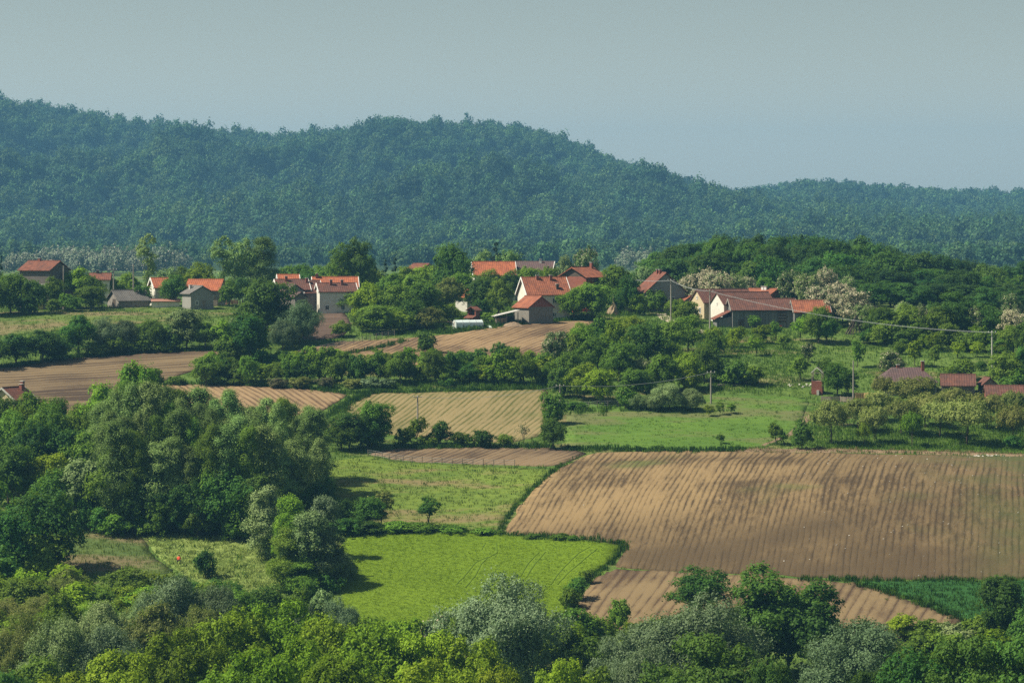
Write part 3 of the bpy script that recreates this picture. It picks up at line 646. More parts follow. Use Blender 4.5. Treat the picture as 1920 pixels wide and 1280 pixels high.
# --- bottom of the picture
for px, top, w, b in ((215, 1225, 170, 1470), (330, 1185, 175, 1460), (430, 1150, 175, 1440), (525, 1132, 175, 1430), (620, 1160, 160, 1440), (715, 1172, 190, 1450), (805, 1185, 170, 1455), (880, 1196, 150, 1460), (120, 1262, 150, 1500), (470, 1225, 180, 1520), (640, 1235, 190, 1520), (800, 1242, 180, 1520), (930, 1255, 130, 1500), (1060, 1238, 110, 1480), (560, 1200, 130, 1490)):
    TP('big', px, top, w, b, 'leaf_lime', G_FRONT)
TP('willow', 945, 1085, 205, 1300, 'leaf_silver', G_FRONT, 'big silvery willow in front of the bright crop field')
TP('willow', 1300, 1120, 230, 1320, 'leaf_silver', G_FRONT, 'silvery willow left of the pair of tall dark trees')
TP('willow', 1180, 1190, 140, 1340, 'leaf_silver', G_FRONT); TP('willow', 1625, 1166, 225, 1345, 'leaf_silver', G_FRONT, 'wide silvery willow right of the pair of tall dark trees')
TP('willow', 1215, 1215, 130, 1400, 'leaf_silver', G_FRONT)
TP('round', 1316, 1062, 118, 1160, 'leaf_dark', G_FRONT, 'round dark tree standing alone in the lower ploughed field')
TP('tall', 1440, 1062, 135, 1275, 'leaf_dark', G_FRONT, 'taller left one of the pair of dark trees by the lower field')
TP('tall', 1525, 1088, 120, 1278, 'leaf_dark', G_FRONT, 'right one of the pair of dark trees by the lower field')
TP('tall', 1478, 1110, 110, 1270, 'leaf_dark', G_FRONT); TP('round', 1400, 1130, 80, 1270, 'leaf_mid', G_FRONT)
TP('tall', 1882, 1082, 92, 1230, 'leaf_dark', G_FRONT, 'dark narrow tree at the right end of the dark green crop'); TP('round', 1930, 1140, 90, 1250, 'leaf_dark', G_FRONT)
TP('big', 1330, 1190, 220, 1470, 'leaf_dark', G_FRONT, 'wide dark tree at the very bottom right of centre'); TP('big', 1440, 1240, 120, 1490, 'leaf_dark', G_FRONT)
for px, top, w in ((1720, 1225, 170), (1810, 1195, 190), (1900, 1200, 190), (1640, 1262, 140), (1990, 1190, 180)): TP('big', px, top, w, 1500, 'leaf_dark', G_FRONT)
for px, top, w, b, m in ((1085, 1140, 90, 1225, 'leaf_mid'), (1060, 1165, 90, 1250, 'leaf_bright'), (1120, 1150, 80, 1215, 'leaf_mid'), (1160, 1122, 50, 1185, 'leaf_mid'), (1230, 1155, 80, 1220, 'leaf_bright'), (1190, 1165, 80, 1235, 'leaf_lime'), (1110, 1195, 110, 1280, 'leaf_mid'), (1100, 1250, 100, 1400, 'leaf_mid'),
                        (1690, 1150, 70, 1200, 'leaf_lime'), (1740, 1160, 80, 1215, 'leaf_mid'), (1790, 1165, 80, 1225, 'leaf_willow'), (1840, 1150, 80, 1215, 'leaf_mid'), (1780, 1185, 110, 1260, 'leaf_mid'), (1860, 1180, 100, 1260, 'leaf_lime'), (1720, 1190, 90, 1255, 'leaf_mid'), (1560, 1215, 60, 1280, 'leaf_mid'), (1510, 1240, 40, 1275, 'leaf_mid'),
                        (1020, 1180, 80, 1260, 'leaf_mid'), (820, 1150, 80, 1240, 'leaf_acacia_sparse'), (760, 1160, 80, 1250, 'leaf_lime'), (690, 1155, 70, 1230, 'leaf_bright')):
    TP('scrub', px, top, w, b, m, G_FRONT)
# --- bottom left thicket
for px, top, w, b, m, kd in ((330, 1083, 150, 1260, 'leaf_silver', 'willow'), (270, 1112, 100, 1240, 'leaf_willow', 'willow'), (410, 1100, 100, 1260, 'leaf_silver', 'willow'), (120, 1160, 150, 1330, 'leaf_willow', 'willow'), (200, 1175, 140, 1330, 'leaf_silver', 'willow'), (40, 1150, 110, 1320, 'leaf_olive', 'willow'), (370, 1140, 100, 1300, 'leaf_olive', 'willow'), (290, 1130, 110, 1290, 'leaf_olive', 'round'), (200, 1130, 120, 1280, 'leaf_willow', 'willow'), (110, 1112, 90, 1250, 'leaf_bright', 'round'),
                            (640, 1120, 70, 1225, 'leaf_silver', 'willow'), (565, 1135, 70, 1240, 'leaf_silver', 'willow'), (500, 1095, 100, 1210, 'leaf_dark', 'round'), (450, 1105, 90, 1220, 'leaf_mid', 'round'), (560, 1100, 60, 1190, 'leaf_mid', 'scrub'), (385, 1030, 46, 1085, 'leaf_dark', 'bush'), (600, 1105, 60, 1180, 'leaf_willow', 'scrub'), (70, 1235, 130, 1420, 'leaf_mid', 'round'), (20, 1260, 100, 1440, 'leaf_dark', 'round')):
    TP(kd, px, top, w, b, m, G_CORNER)
wood([(-120, 1125), (230, 1115), (360, 1140), (450, 1185), (540, 1215), (400, 1270), (100, 1270), (-120, 1270)], 5.0, (4.0, 6.2), (5, 7.5), [('round', 'leaf_mid', 4), ('round', 'leaf_bright', 4), ('round', 'leaf_dark', 1), ('scrub', 'leaf_lime', 3), ('willow', 'leaf_olive', 1)], G_CORNER, 21)
# --- poplar grove
rg = random.Random(14)
for row, (b, t0, n) in enumerate(((925, 716, 12), (955, 728, 13), (980, 748, 13), (1000, 792, 12))):
    for i in range(n):
        px = 205 + (i + rg.uniform(-.3, .3) + .5 * (row % 2)) * (405 / n); TP('poplar', px, t0 + (16 if px > 290 else 0) + rg.uniform(-14, 30) + max(0, px - 520) * .35 + max(0, 240 - px) * .4, rg.uniform(46, 72), b - max(0, px - 480) * .22, rg.choice(['leaf_poplar'] * 5 + ['leaf_mid']), G_GROVE)
TP('tall', 262, 682, 85, 900, 'leaf_bright', G_GROVE, 'bright-topped tallest tree of the poplar grove')
for px, top, w, b, m in ((210, 850, 110, 990, 'leaf_mid'), (280, 880, 100, 1000, 'leaf_dark'), (350, 890, 90, 1003, 'leaf_dark'), (425, 880, 110, 1008, 'leaf_dark'), (385, 850, 70, 1000, 'leaf_mid'), (480, 890, 80, 1008, 'leaf_dark'), (150, 860, 110, 985, 'leaf_willow'), (250, 830, 90, 980, 'leaf_lime'), (550, 890, 70, 985, 'leaf_dark'), (600, 890, 60, 975, 'leaf_dark'), (640, 935, 60, 990, 'leaf_dark'), (690, 930, 60, 992, 'leaf_dark'), (100, 880, 90, 990, 'leaf_mid')):
    TP('round', px, top, w, b, m, G_GROVE)
for i in range(16): TP('scrub', 160 + i * 26 + (i * 7) % 11, 935 + (i * 13) % 30, 52 + (i * 5) % 14, 996 + (i % 3) * 4 + i * .7, ('leaf_dark', 'leaf_dark', 'leaf_mid')[i % 3], G_GROVE)
# --- far left
for px, top, w, b, m, kd in ((8, 742, 80, 850, 'leaf_mid', 'round'), (58, 735, 66, 850, 'leaf_bright', 'round'), (100, 746, 60, 850, 'leaf_mid', 'round'), (20, 770, 90, 900, 'leaf_mid', 'round'), (90, 755, 100, 900, 'leaf_mid', 'round'), (150, 760, 100, 890, 'leaf_bright', 'round'), (190, 720, 90, 880, 'leaf_bright', 'round'), (60, 790, 90, 925, 'leaf_dark', 'round'), (120, 800, 90, 920, 'leaf_dark', 'round'), (15, 830, 90, 950, 'leaf_dark', 'round'), (100, 850, 100, 940, 'leaf_lime', 'round'), (50, 860, 80, 945, 'leaf_lime', 'fruit'), (20, 870, 60, 930, 'leaf_bright', 'fruit'), (170, 810, 90, 930, 'leaf_mid', 'round'),
                            (90, 920, 120, 1075, 'leaf_dark', 'round'), (30, 950, 110, 1090, 'leaf_dark', 'round'), (-30, 940, 110, 1080, 'leaf_dark', 'round'), (70, 1000, 90, 1095, 'leaf_mid', 'scrub'), (95, 985, 70, 1085, 'leaf_mid', 'vase'), (0, 1020, 100, 1110, 'leaf_dark', 'scrub'), (140, 770, 60, 860, 'leaf_mid', 'round'), (35, 760, 70, 860, 'leaf_bright', 'round'), (-40, 790, 110, 920, 'leaf_mid', 'round'), (-50, 870, 110, 990, 'leaf_mid', 'round')):
    TP(kd, px, top, w, b, m, G_LEFT)
# --- willows by the crop
for px, top, w, b, m in ((500, 912, 75, 1050, 'leaf_willow'), (540, 930, 70, 1075, 'leaf_bright'), (575, 960, 85, 1105, 'leaf_willow'), (612, 1000, 80, 1105, 'leaf_willow'), (540, 990, 70, 1110, 'leaf_mid'), (640, 1035, 50, 1092, 'leaf_willow'), (570, 1040, 70, 1115, 'leaf_mid'), (605, 930, 55, 1050, 'leaf_silver')):
    TP('upright_willow', px, top, w, b, m, G_WILLOW)
for px, top, w, b, m in ((650, 1045, 50, 1085, 'leaf_mid'), (618, 1075, 50, 1115, 'leaf_dark'), (575, 1085, 60, 1130, 'leaf_mid')): TP('bush', px, top, w, b, m, G_WILLOW)
# --- ditch below the flowering meadow
for px, top, w, b, m, kd in ((715, 920, 46, 985, 'leaf_olive', 'fruit'), (740, 975, 60, 1000, 'leaf_mid', 'bush'), (790, 978, 70, 998, 'leaf_mid', 'bush'), (850, 983, 70, 1000, 'leaf_mid', 'bush'), (910, 988, 60, 1003, 'leaf_mid', 'bush'), (690, 975, 70, 1003, 'leaf_dark', 'bush'), (650, 970, 70, 1005, 'leaf_dark', 'bush'), (1000, 1000, 40, 1012, 'leaf_mid', 'bush'), (1050, 998, 40, 1014, 'leaf_mid', 'bush'), (1078, 1002, 30, 1016, 'leaf_mid', 'bush'),
                            (1080, 1080, 40, 1125, 'leaf_dark', 'bush'), (1068, 1100, 44, 1140, 'leaf_mid', 'bush'), (1100, 1065, 30, 1095, 'leaf_mid', 'bush')):
    TP(kd, px, top, w, b, m, G_DITCH)
TP('crooked', 802, 930, 54, 992, 'leaf_dark', G_DITCH, 'small crooked tree standing alone on the flowering meadow edge')
# --- hedge below the striped field
for px, top, w, b, m, kd in ((700, 752, 70, 838, 'leaf_mid', 'round'), (655, 770, 70, 842, 'leaf_dark', 'round'), (640, 790, 60, 845, 'leaf_mid', 'round'), (690, 790, 60, 842, 'leaf_dark', 'scrub'), (782, 780, 40, 832, 'leaf_bright', 'fruit'), (760, 800, 40, 835, 'leaf_mid', 'bush'), (826, 788, 42, 834, 'leaf_dark', 'scrub'), (866, 808, 44, 836, 'leaf_mid', 'bush'), (905, 805, 50, 838, 'leaf_dark', 'bush'), (950, 812, 34, 838, 'leaf_mid', 'bush'), (1035, 735, 46, 795, 'leaf_mid', 'scrub'), (1037, 784, 46, 842, 'leaf_dark', 'round'), (982, 790, 34, 832, 'leaf_brown', 'bare'), (800, 815, 34, 836, 'leaf_lime', 'bush')):
    TP(kd, px, top, w, b, m, G_ROW2)
# --- hedgerow above the striped field
r_ = random.Random(5)
for i in range(31):
    px = 385 + i * 21.3 + r_.uniform(-6, 6); TP(r_.choice(['scrub', 'scrub', 'round']), px, 668 + r_.uniform(-14, 14), r_.uniform(36, 56), 716 + (4 if px < 700 else 2) + r_.uniform(-4, 4), r_.choice(['leaf_mid', 'leaf_mid', 'leaf_bright', 'leaf_dark']), G_ROW)
for i in range(24):
    px = 400 + i * 26 + r_.uniform(-8, 8); TP('scrub', px, 655 + r_.uniform(-8, 10), r_.uniform(34, 48), 690 + r_.uniform(-4, 6), r_.choice(['leaf_mid', 'leaf_bright', 'leaf_mid', 'leaf_dark']), G_ROW)
for px, w, m in ((520, 40, 'leaf_brown'), (560, 44, 'leaf_olive'), (610, 40, 'leaf_brown'), (660, 44, 'leaf_olive'), (690, 36, 'leaf_silver'), (720, 46, 'leaf_silver'), (440, 40, 'leaf_mid'), (840, 30, 'leaf_dark'), (400, 40, 'leaf_mid'), (330, 34, 'leaf_mid')): TP('bush', px, 703 + r_.uniform(0, 6), w, 728 if px > 500 else 722, m, G_ROW)
TP('fruit', 940, 640, 38, 690, 'leaf_dark', G_ROW, 'dense dark little tree standing above the hedgerow'); TP('scrub', 798, 620, 38, 662, 'leaf_dark', G_ROW, 'dark bush alone in the ploughed field on the hill')
TP('scrub', 640, 600, 40, 632, 'leaf_mid', G_ROW, 'green bush in the brown garden plot')
for px, top, w in ((250, 690, 50), (290, 690, 44)): TP('scrub', px, top, w, 735, 'leaf_bright', G_ROW)
# --- hedge below the upper meadow
TP('round', 497, 525, 102, 640, 'leaf_dark', G_UPL, 'big round dark tree left of the white-gabled house'); TP('tall', 470, 590, 70, 690, 'leaf_dark', G_UPL)
TP('willow', 562, 565, 72, 645, 'leaf_silver', G_UPL, 'pale silvery bush right of the big round dark tree'); TP('willow', 530, 600, 60, 655, 'leaf_silver', G_UPL)
for px, top, w, b, m, kd in ((147, 590, 64, 668, 'leaf_dark', 'round'), (80, 618, 70, 680, 'leaf_dark', 'round'), (30, 625, 70, 684, 'leaf_dark', 'round'), (115, 630, 60, 676, 'leaf_dark', 'scrub'), (-20, 625, 70, 690, 'leaf_dark', 'round'), (200, 595, 60, 662, 'leaf_silver', 'willow'), (235, 600, 56, 660, 'leaf_silver', 'willow'), (285, 600, 60, 660, 'leaf_mid', 'round'), (350, 577, 66, 655, 'leaf_willow', 'round'), (322, 610, 56, 658, 'leaf_dark', 'scrub'), (385, 605, 50, 655, 'leaf_mid', 'round'), (215, 630, 60, 665, 'leaf_mid', 'bush'), (260, 635, 60, 662, 'leaf_mid', 'bush'), (310, 640, 50, 660, 'leaf_bright', 'bush'), (420, 600, 56, 655, 'leaf_bright', 'scrub'), (445, 595, 40, 650, 'leaf_willow', 'scrub'), (180, 640, 50, 668, 'leaf_mid', 'bush'), (430, 635, 60, 690, 'leaf_mid', 'scrub')):
    TP(kd, px, top, w, b, m, G_UPL)
# --- left-hand farm
for px, top, w, b, m, kd in ((20, 512, 66, 588, 'leaf_mid', 'round'), (65, 525, 56, 588, 'leaf_dark', 'round'), (-20, 520, 66, 592, 'leaf_mid', 'round'), (145, 502, 60, 578, 'leaf_bright', 'round'), (170, 535, 56, 583, 'leaf_mid', 'round'), (130, 550, 46, 585, 'leaf_mid', 'scrub'), (210, 520, 56, 570, 'leaf_mid', 'round'), (240, 512, 50, 566, 'leaf_bright', 'round'), (172, 517, 50, 579, 'leaf_mid', 'round'), (100, 519, 44, 583, 'leaf_mid', 'round'), (325, 515, 54, 575, 'leaf_dark', 'round'), (100, 560, 30, 585, 'leaf_mid', 'bush'), (45, 555, 50, 590, 'leaf_dark', 'scrub'),
                            (376, 492, 66, 558, 'leaf_lime', 'round'), (345, 500, 50, 556, 'leaf_bright', 'round'), (315, 502, 50, 558, 'leaf_willow', 'round'), (265, 535, 40, 575, 'leaf_mid', 'scrub'), (430, 525, 40, 575, 'leaf_mid', 'scrub'), (450, 520, 40, 570, 'leaf_dark', 'round')):
    TP(kd, px, top, w, b, m, G_VLEFT)
for px, top, w, b, m, kd, lb in ((277, 438, 46, 560, 'leaf_poplar', 'airy', 'lone ragged poplar left of the orange roof, against the mountain'), (418, 442, 50, 560, 'leaf_poplar', 'airy', None), (455, 446, 50, 560, 'leaf_poplar', 'airy', None), (440, 455, 44, 556, 'leaf_poplar', 'airy', None), (495, 444, 52, 560, 'leaf_poplar', 'poplar', None), (470, 462, 44, 556, 'leaf_poplar', 'airy', None), (640, 455, 52, 560, 'leaf_mid', 'airy', None), (672, 448, 46, 560, 'leaf_dark', 'tall', None), (645, 475, 60, 556, 'leaf_mid', 'round', None), (690, 480, 40, 556, 'leaf_mid', 'round', None),
                                (2, 478, 14, 570, 'leaf_spruce', 'spruce', 'sliver of dark spruce at the left edge of the picture'), (722, 486, 30, 556, 'leaf_spruce', 'spruce', None), (740, 484, 26, 556, 'leaf_spruce', 'spruce', None), (930, 455, 46, 546, 'leaf_spruce', 'spruce', 'dark pointed spruce behind the far orange roof'), (948, 470, 60, 546, 'leaf_poplar', 'round', None), (905, 470, 50, 546, 'leaf_poplar', 'round', None), (849, 458, 70, 562, 'leaf_dark', 'round', 'big dome-shaped dark tree on the village skyline')):
    TP(kd, px, top, w, b, m, G_SKY, lb)
# --- village
for px, top, w, b, m, kd in ((560, 495, 60, 555, 'leaf_mid', 'round'), (600, 498, 56, 555, 'leaf_mid', 'round'), (530, 500, 50, 555, 'leaf_bright', 'round'), (620, 505, 50, 555, 'leaf_mid', 'round'), (700, 505, 46, 560, 'leaf_mid', 'round'), (760, 500, 60, 560, 'leaf_bright', 'round'), (735, 512, 50, 570, 'leaf_mid', 'round'), (800, 498, 56, 558, 'leaf_bright', 'round'), (780, 515, 60, 575, 'leaf_mid', 'round'), (690, 530, 70, 615, 'leaf_lime', 'round'), (740, 535, 80, 612, 'leaf_mid', 'round'), (790, 530, 80, 608, 'leaf_mid', 'round'), (840, 520, 66, 595, 'leaf_olive', 'round'), (830, 500, 56, 565, 'leaf_lime', 'round'), (870, 510, 56, 575, 'leaf_bright', 'round'), (900, 520, 60, 590, 'leaf_dark', 'round'), (935, 525, 56, 592, 'leaf_mid', 'round'), (920, 505, 56, 560, 'leaf_mid', 'round'), (960, 505, 46, 560, 'leaf_mid', 'round'), (710, 570, 70, 625, 'leaf_mid', 'round'), (750, 580, 60, 622, 'leaf_bright', 'scrub'), (800, 575, 60, 618, 'leaf_olive', 'round'), (770, 560, 60, 618, 'leaf_dark', 'round'), (840, 570, 50, 604, 'leaf_bright', 'round'), (680, 580, 40, 622, 'leaf_mid', 'scrub'), (625, 545, 40, 582, 'leaf_mid', 'scrub'), (655, 545, 50, 585, 'leaf_mid', 'round'), (905, 560, 40, 600, 'leaf_dark', 'scrub'), (920, 585, 40, 606, 'leaf_mid', 'bush'), (990, 500, 46, 558, 'leaf_bright', 'round'), (1030, 500, 46, 556, 'leaf_bright', 'round'), (1060, 480, 46, 556, 'leaf_willow', 'round'), (820, 600, 40, 618, 'leaf_mid', 'bush'), (575, 505, 40, 556, 'leaf_dark', 'round'),
                            (1150, 498, 62, 582, 'leaf_mid', 'tall'), (1110, 530, 70, 600, 'leaf_mid', 'round'), (1076, 540, 56, 601, 'leaf_bright', 'round'), (1180, 512, 44, 590, 'leaf_dark', 'round'), (1168, 540, 46, 584, 'leaf_mid', 'scrub'), (1226, 543, 56, 586, 'leaf_mid', 'scrub'), (1250, 562, 40, 584, 'leaf_mid', 'bush'), (1198, 550, 40, 591, 'leaf_bright', 'scrub'), (1205, 500, 40, 558, 'leaf_willow', 'round'), (1290, 565, 50, 606, 'leaf_mid', 'scrub'), (1265, 560, 46, 592, 'leaf_bright', 'scrub'), (1420, 525, 50, 572, 'leaf_mid', 'round'), (1385, 530, 40, 570, 'leaf_willow', 'round'), (885, 545, 34, 580, 'leaf_mid', 'scrub'), (860, 600, 30, 606, 'leaf_mid', 'bush')):
    TP(kd, px, top, w, b, m, G_VILL)
TP('acacia', 1098, 462, 46, 556, 'leaf_acacia_sparse', G_VILL, 'pale flowering tree behind the unfinished brick house')
# --- slope below the white house
for px, top, w, b, m, kd in ((1045, 620, 50, 690, 'leaf_acacia_sparse', 'acacia'), (1090, 605, 60, 670, 'leaf_bright', 'round'), (1130, 595, 50, 650, 'leaf_mid', 'scrub'), (1180, 592, 60, 650, 'leaf_bright', 'round'), (1215, 605, 80, 690, 'leaf_dark', 'round'), (1260, 600, 60, 670, 'leaf_mid', 'round'), (1290, 590, 60, 660, 'leaf_mid', 'round'), (1120, 630, 70, 700, 'leaf_mid', 'round'), (1160, 640, 60, 715, 'leaf_mid', 'round'), (1060, 660, 60, 735, 'leaf_mid', 'round'), (1095, 680, 60, 750, 'leaf_bright', 'round'), (1125, 690, 56, 758, 'leaf_lime', 'round'), (1050, 690, 46, 745, 'leaf_dark', 'scrub'), (1190, 690, 60, 750, 'leaf_mid', 'round'), (1175, 725, 44, 768, 'leaf_mid', 'scrub'), (1245, 665, 66, 735, 'leaf_mid', 'round'), (1290, 660, 60, 730, 'leaf_bright', 'round'), (1320, 645, 60, 715, 'leaf_mid', 'round'), (1210, 670, 46, 715, 'leaf_acacia_sparse', 'acacia'), (1340, 620, 40, 670, 'leaf_mid', 'scrub'), (1260, 640, 50, 690, 'leaf_bright', 'scrub'), (1025, 660, 40, 720, 'leaf_mid', 'scrub'), (1300, 690, 46, 735, 'leaf_lime', 'scrub'), (1075, 625, 46, 680, 'leaf_mid', 'scrub'), (1150, 600, 50, 660, 'leaf_lime', 'scrub'), (1230, 715, 40, 750, 'leaf_mid', 'scrub'),
                            (1255, 718, 70, 770, 'leaf_willow', 'willow'), (1295, 728, 50, 770, 'leaf_willow', 'willow'), (1195, 738, 40, 768, 'leaf_willow', 'willow'), (1225, 738, 40, 770, 'leaf_willow', 'willow'), (1360, 670, 50, 715, 'leaf_dark', 'scrub'), (1385, 675, 56, 722, 'leaf_dark', 'bush'), (1410, 685, 50, 722, 'leaf_bright', 'bush'), (1370, 700, 40, 722, 'leaf_mid', 'bush'), (1080, 752, 46, 768, 'leaf_mid', 'bush')):
    TP(kd, px, top, w, b, m, G_SCRUB)
for px, top, w, b, m in ((1335, 612, 36, 650, 'leaf_lime'), (1380, 612, 40, 652, 'leaf_lime'), (1372, 630, 30, 660, 'leaf_lime'), (1430, 608, 36, 645, 'leaf_lime'), (1418, 630, 36, 668, 'leaf_lime'), (1455, 600, 30, 640, 'leaf_mid'), (1500, 590, 40, 640, 'leaf_bright'), (1535, 575, 60, 645, 'leaf_mid'), (1550, 590, 50, 645, 'leaf_dark'), (1415, 590, 24, 618, 'leaf_mid'), (1500, 665, 40, 715, 'leaf_mid'), (1470, 625, 30, 655, 'leaf_mid'), (1515, 640, 26, 680, 'leaf_acacia_sparse'), (1335, 758, 0, 0, 0), (1570, 680, 50, 742, 'leaf_mid'), (1590, 690, 40, 742, 'leaf_dark'), (1545, 670, 34, 715, 'leaf_mid'), (1329, 758, 20, 780, 'leaf_lime'), (1350, 752, 16, 778, 'leaf_mid'), (1371, 754, 18, 776, 'leaf_mid'), (1352, 812, 18, 832, 'leaf_mid'), (1455, 790, 34, 835, 'leaf_bright'), (1470, 805, 20, 836, 'leaf_mid')):
    if w: TP('fruit' if w < 45 else 'round', px, top, w, b, m, G_BARN)
# --- orchard
for px, top, w, b, m in ((1560, 758, 80, 832, 'leaf_olive'), (1610, 755, 70, 810, 'leaf_olive'), (1640, 770, 60, 832, 'leaf_olive'), (1690, 755, 80, 815, 'leaf_olive'), (1735, 745, 80, 800, 'leaf_olive'), (1760, 760, 90, 820, 'leaf_olive'), (1810, 758, 110, 835, 'leaf_olive'), (1850, 745, 90, 805, 'leaf_olive'), (1720, 715, 100, 770, 'leaf_olive'), (1790, 735, 80, 785, 'leaf_olive'), (1650, 740, 60, 790, 'leaf_olive'), (1900, 765, 70, 840, 'leaf_olive'), (1950, 755, 80, 835, 'leaf_olive'), (1710, 780, 46, 838, 'leaf_bright'), (1620, 800, 30, 838, 'leaf_bright'), (1655, 712, 44, 760, 'leaf_olive'), (1900, 740, 60, 790, 'leaf_olive'), (1580, 765, 50, 800, 'leaf_olive')):
    TP('orchard', px, top - 9, w * .9, b, m, G_ORCH)
TP('scrub', 1504, 785, 44, 844, 'leaf_dark', G_ORCH, 'dense dark bush at the left corner of the orchard'); TP('bush', 1690, 712, 30, 745, 'leaf_willow', G_ORCH); TP('bush', 1900, 815, 40, 842, 'leaf_dark', G_ORCH)
# --- young trees right
for px, top, w, b, m, kd in ((1608, 637, 26, 690, 'leaf_mid', 'fruit'), (1715, 635, 30, 688, 'leaf_bright', 'vase'), (1752, 645, 20, 690, 'leaf_mid', 'vase'), (1750, 622, 34, 660, 'leaf_lime', 'fruit'), (1795, 640, 26, 672, 'leaf_lime', 'fruit'), (1832, 640, 28, 670, 'leaf_lime', 'fruit'), (1876, 640, 30, 670, 'leaf_lime', 'fruit'), (1670, 655, 50, 700, 'leaf_acacia_sparse', 'scrub'), (1800, 672, 56, 712, 'leaf_mid', 'bush'), (1840, 675, 24, 695, 'leaf_mid', 'bush'), (1890, 660, 70, 728, 'leaf_mid', 'round'), (1930, 650, 70, 725, 'leaf_dark', 'round'), (1730, 620, 36, 650, 'leaf_lime', 'fruit'), (1690, 640, 30, 665, 'leaf_mid', 'bush'), (1780, 625, 30, 650, 'leaf_mid', 'fruit'), (1910, 690, 60, 735, 'leaf_mid', 'scrub')):
    TP(kd, px, top, w, b, m, G_YOUNG)
# --- wood on the right, with its edge
def ridge_top(px): return np.interp(px, [1200, 1235, 1300, 1335, 1400, 1500, 1600, 1660, 1750, 1850, 1920, 2100], [500, 488, 455, 440, 446, 443, 450, 462, 484, 500, 508, 520])
r_ = random.Random(9)
for row, (Y, n, dz) in enumerate(((835, 17, 0), (805, 17, 14), (775, 17, 30), (745, 17, 52), (718, 15, 78))):
    for i in range(n):
        px = (1225 if row < 3 else 1300 if row == 3 else 1480) + (i + (row % 2) * .5 + r_.uniform(-.25, .25)) * (44 if row < 4 else 37)
        if px > 2010: continue
        p = atY(px, Y + r_.uniform(-10, 10)); top = ridge_top(px) - 10 + dz + r_.uniform(-12, 16); h = max(6, topz(top, p.y) - p.z)
        tree(r_.choice(['round', 'big', 'tall']), p, h, r_.uniform(8, 13), r_.choice(['leaf_wood'] * 5 + ['leaf_dark'] * 3), G_WOOD)
for px, top, w, b, m, kd in ((1320, 502, 56, 580, 'leaf_acacia', 'acacia'), (1345, 510, 50, 582, 'leaf_acacia', 'acacia'), (1290, 515, 44, 578, 'leaf_acacia', 'acacia'), (1400, 518, 40, 578, 'leaf_acacia', 'acacia'), (1380, 512, 44, 580, 'leaf_acacia_sparse', 'acacia'), (1480, 508, 50, 590, 'leaf_acacia_sparse', 'acacia'), (1550, 500, 40, 592, 'leaf_acacia', 'acacia'), (1515, 515, 50, 594, 'leaf_acacia_sparse', 'acacia'), (1545, 535, 60, 606, 'leaf_acacia', 'acacia'), (1580, 528, 56, 604, 'leaf_acacia', 'acacia'), (1605, 545, 66, 620, 'leaf_acacia', 'acacia'), (1570, 550, 56, 612, 'leaf_acacia', 'acacia'), (1585, 515, 36, 590, 'leaf_acacia_sparse', 'acacia'), (1620, 570, 40, 625, 'leaf_acacia_sparse', 'acacia'), (1690, 565, 40, 632, 'leaf_acacia_sparse', 'acacia'), (1730, 570, 40, 636, 'leaf_acacia_sparse', 'acacia'), (1830, 575, 40, 645, 'leaf_acacia_sparse', 'acacia'), (1895, 550, 44, 640, 'leaf_acacia_sparse', 'acacia'), (1900, 580, 50, 650, 'leaf_acacia', 'acacia'),
                            (1500, 545, 50, 590, 'leaf_mid', 'round'), (1440, 520, 50, 578, 'leaf_mid', 'round'), (1470, 540, 46, 585, 'leaf_bright', 'scrub'), (1650, 575, 60, 640, 'leaf_mid', 'round'), (1700, 570, 60, 640, 'leaf_mid', 'round'), (1760, 575, 60, 645, 'leaf_mid', 'round'), (1790, 548, 90, 640, 'leaf_dark', 'big'), (1850, 570, 70, 645, 'leaf_dark', 'round'), (1660, 600, 60, 648, 'leaf_mid', 'scrub'), (1720, 605, 60, 650, 'leaf_mid', 'scrub'), (1780, 605, 56, 655, 'leaf_mid', 'scrub'), (1840, 610, 60, 660, 'leaf_bright', 'scrub'), (1900, 610, 60, 665, 'leaf_mid', 'round'), (1630, 615, 40, 645, 'leaf_dark', 'scrub'), (1690, 620, 50, 652, 'leaf_dark', 'bush'), (1740, 625, 40, 655, 'leaf_bright', 'bush'), (1810, 625, 50, 660, 'leaf_mid', 'bush'), (1875, 635, 50, 668, 'leaf_mid', 'bush'), (1930, 600, 60, 670, 'leaf_mid', 'round'), (1370, 530, 46, 580, 'leaf_mid', 'round'), (1262, 500, 50, 552, 'leaf_dark', 'round'), (1292, 490, 50, 552, 'leaf_mid', 'round')):
    TP(kd, px, top, w, b, m, G_EDGE)
finish_labels()

# ------------------------------------------------------------------ far forest: reads as one mass
r = np.random.RandomState(4)
def far_src(name, mat, seeds, H, Wd, n, size, share=None):
    out = []
    for s in seeds:
        V, Fq, T, B, _ = crown_np(s, H, Wd, .1, 'egg', 12, 8, n, size, sub_r=.15, loose=.2)
        me = mesh_np(name, V, Fq, (mat,), {'tone': T, 'bloom': B}); out.append(free(name, me))
    return out
def far_wood(name, label, mat, P, H, Wd, seeds, n=520, size=1.25, smin=.75, smax=1.25):
    k = len(P); s = r.uniform(smin, smax, k); S = np.stack([s, s, s * r.uniform(.85, 1.35, k)], 1)
    o = gn_scatter(name, far_src(name + '_crown', mat, seeds, H, Wd, n, size), np.c_[P, ground(P[:, 0], P[:, 1]) - .5], r.uniform(0, 6.28, k), S, r.randint(0, len(seeds), k)); tag(o, label, 'forest'); return o
def grid(x0, x1, y0, y1, sp):
    g = np.stack(np.meshgrid(np.arange(x0, x1, sp), np.arange(y0, y1, sp)), -1).reshape(-1, 2); return g + r.uniform(-.48, .48, g.shape) * sp
A = grid(-900, 1100, 2640, 4340, 11.8); CR = np.stack([r.uniform(-160, 240, 60), 4200 + r.normal(0, 9, 60)], 1)
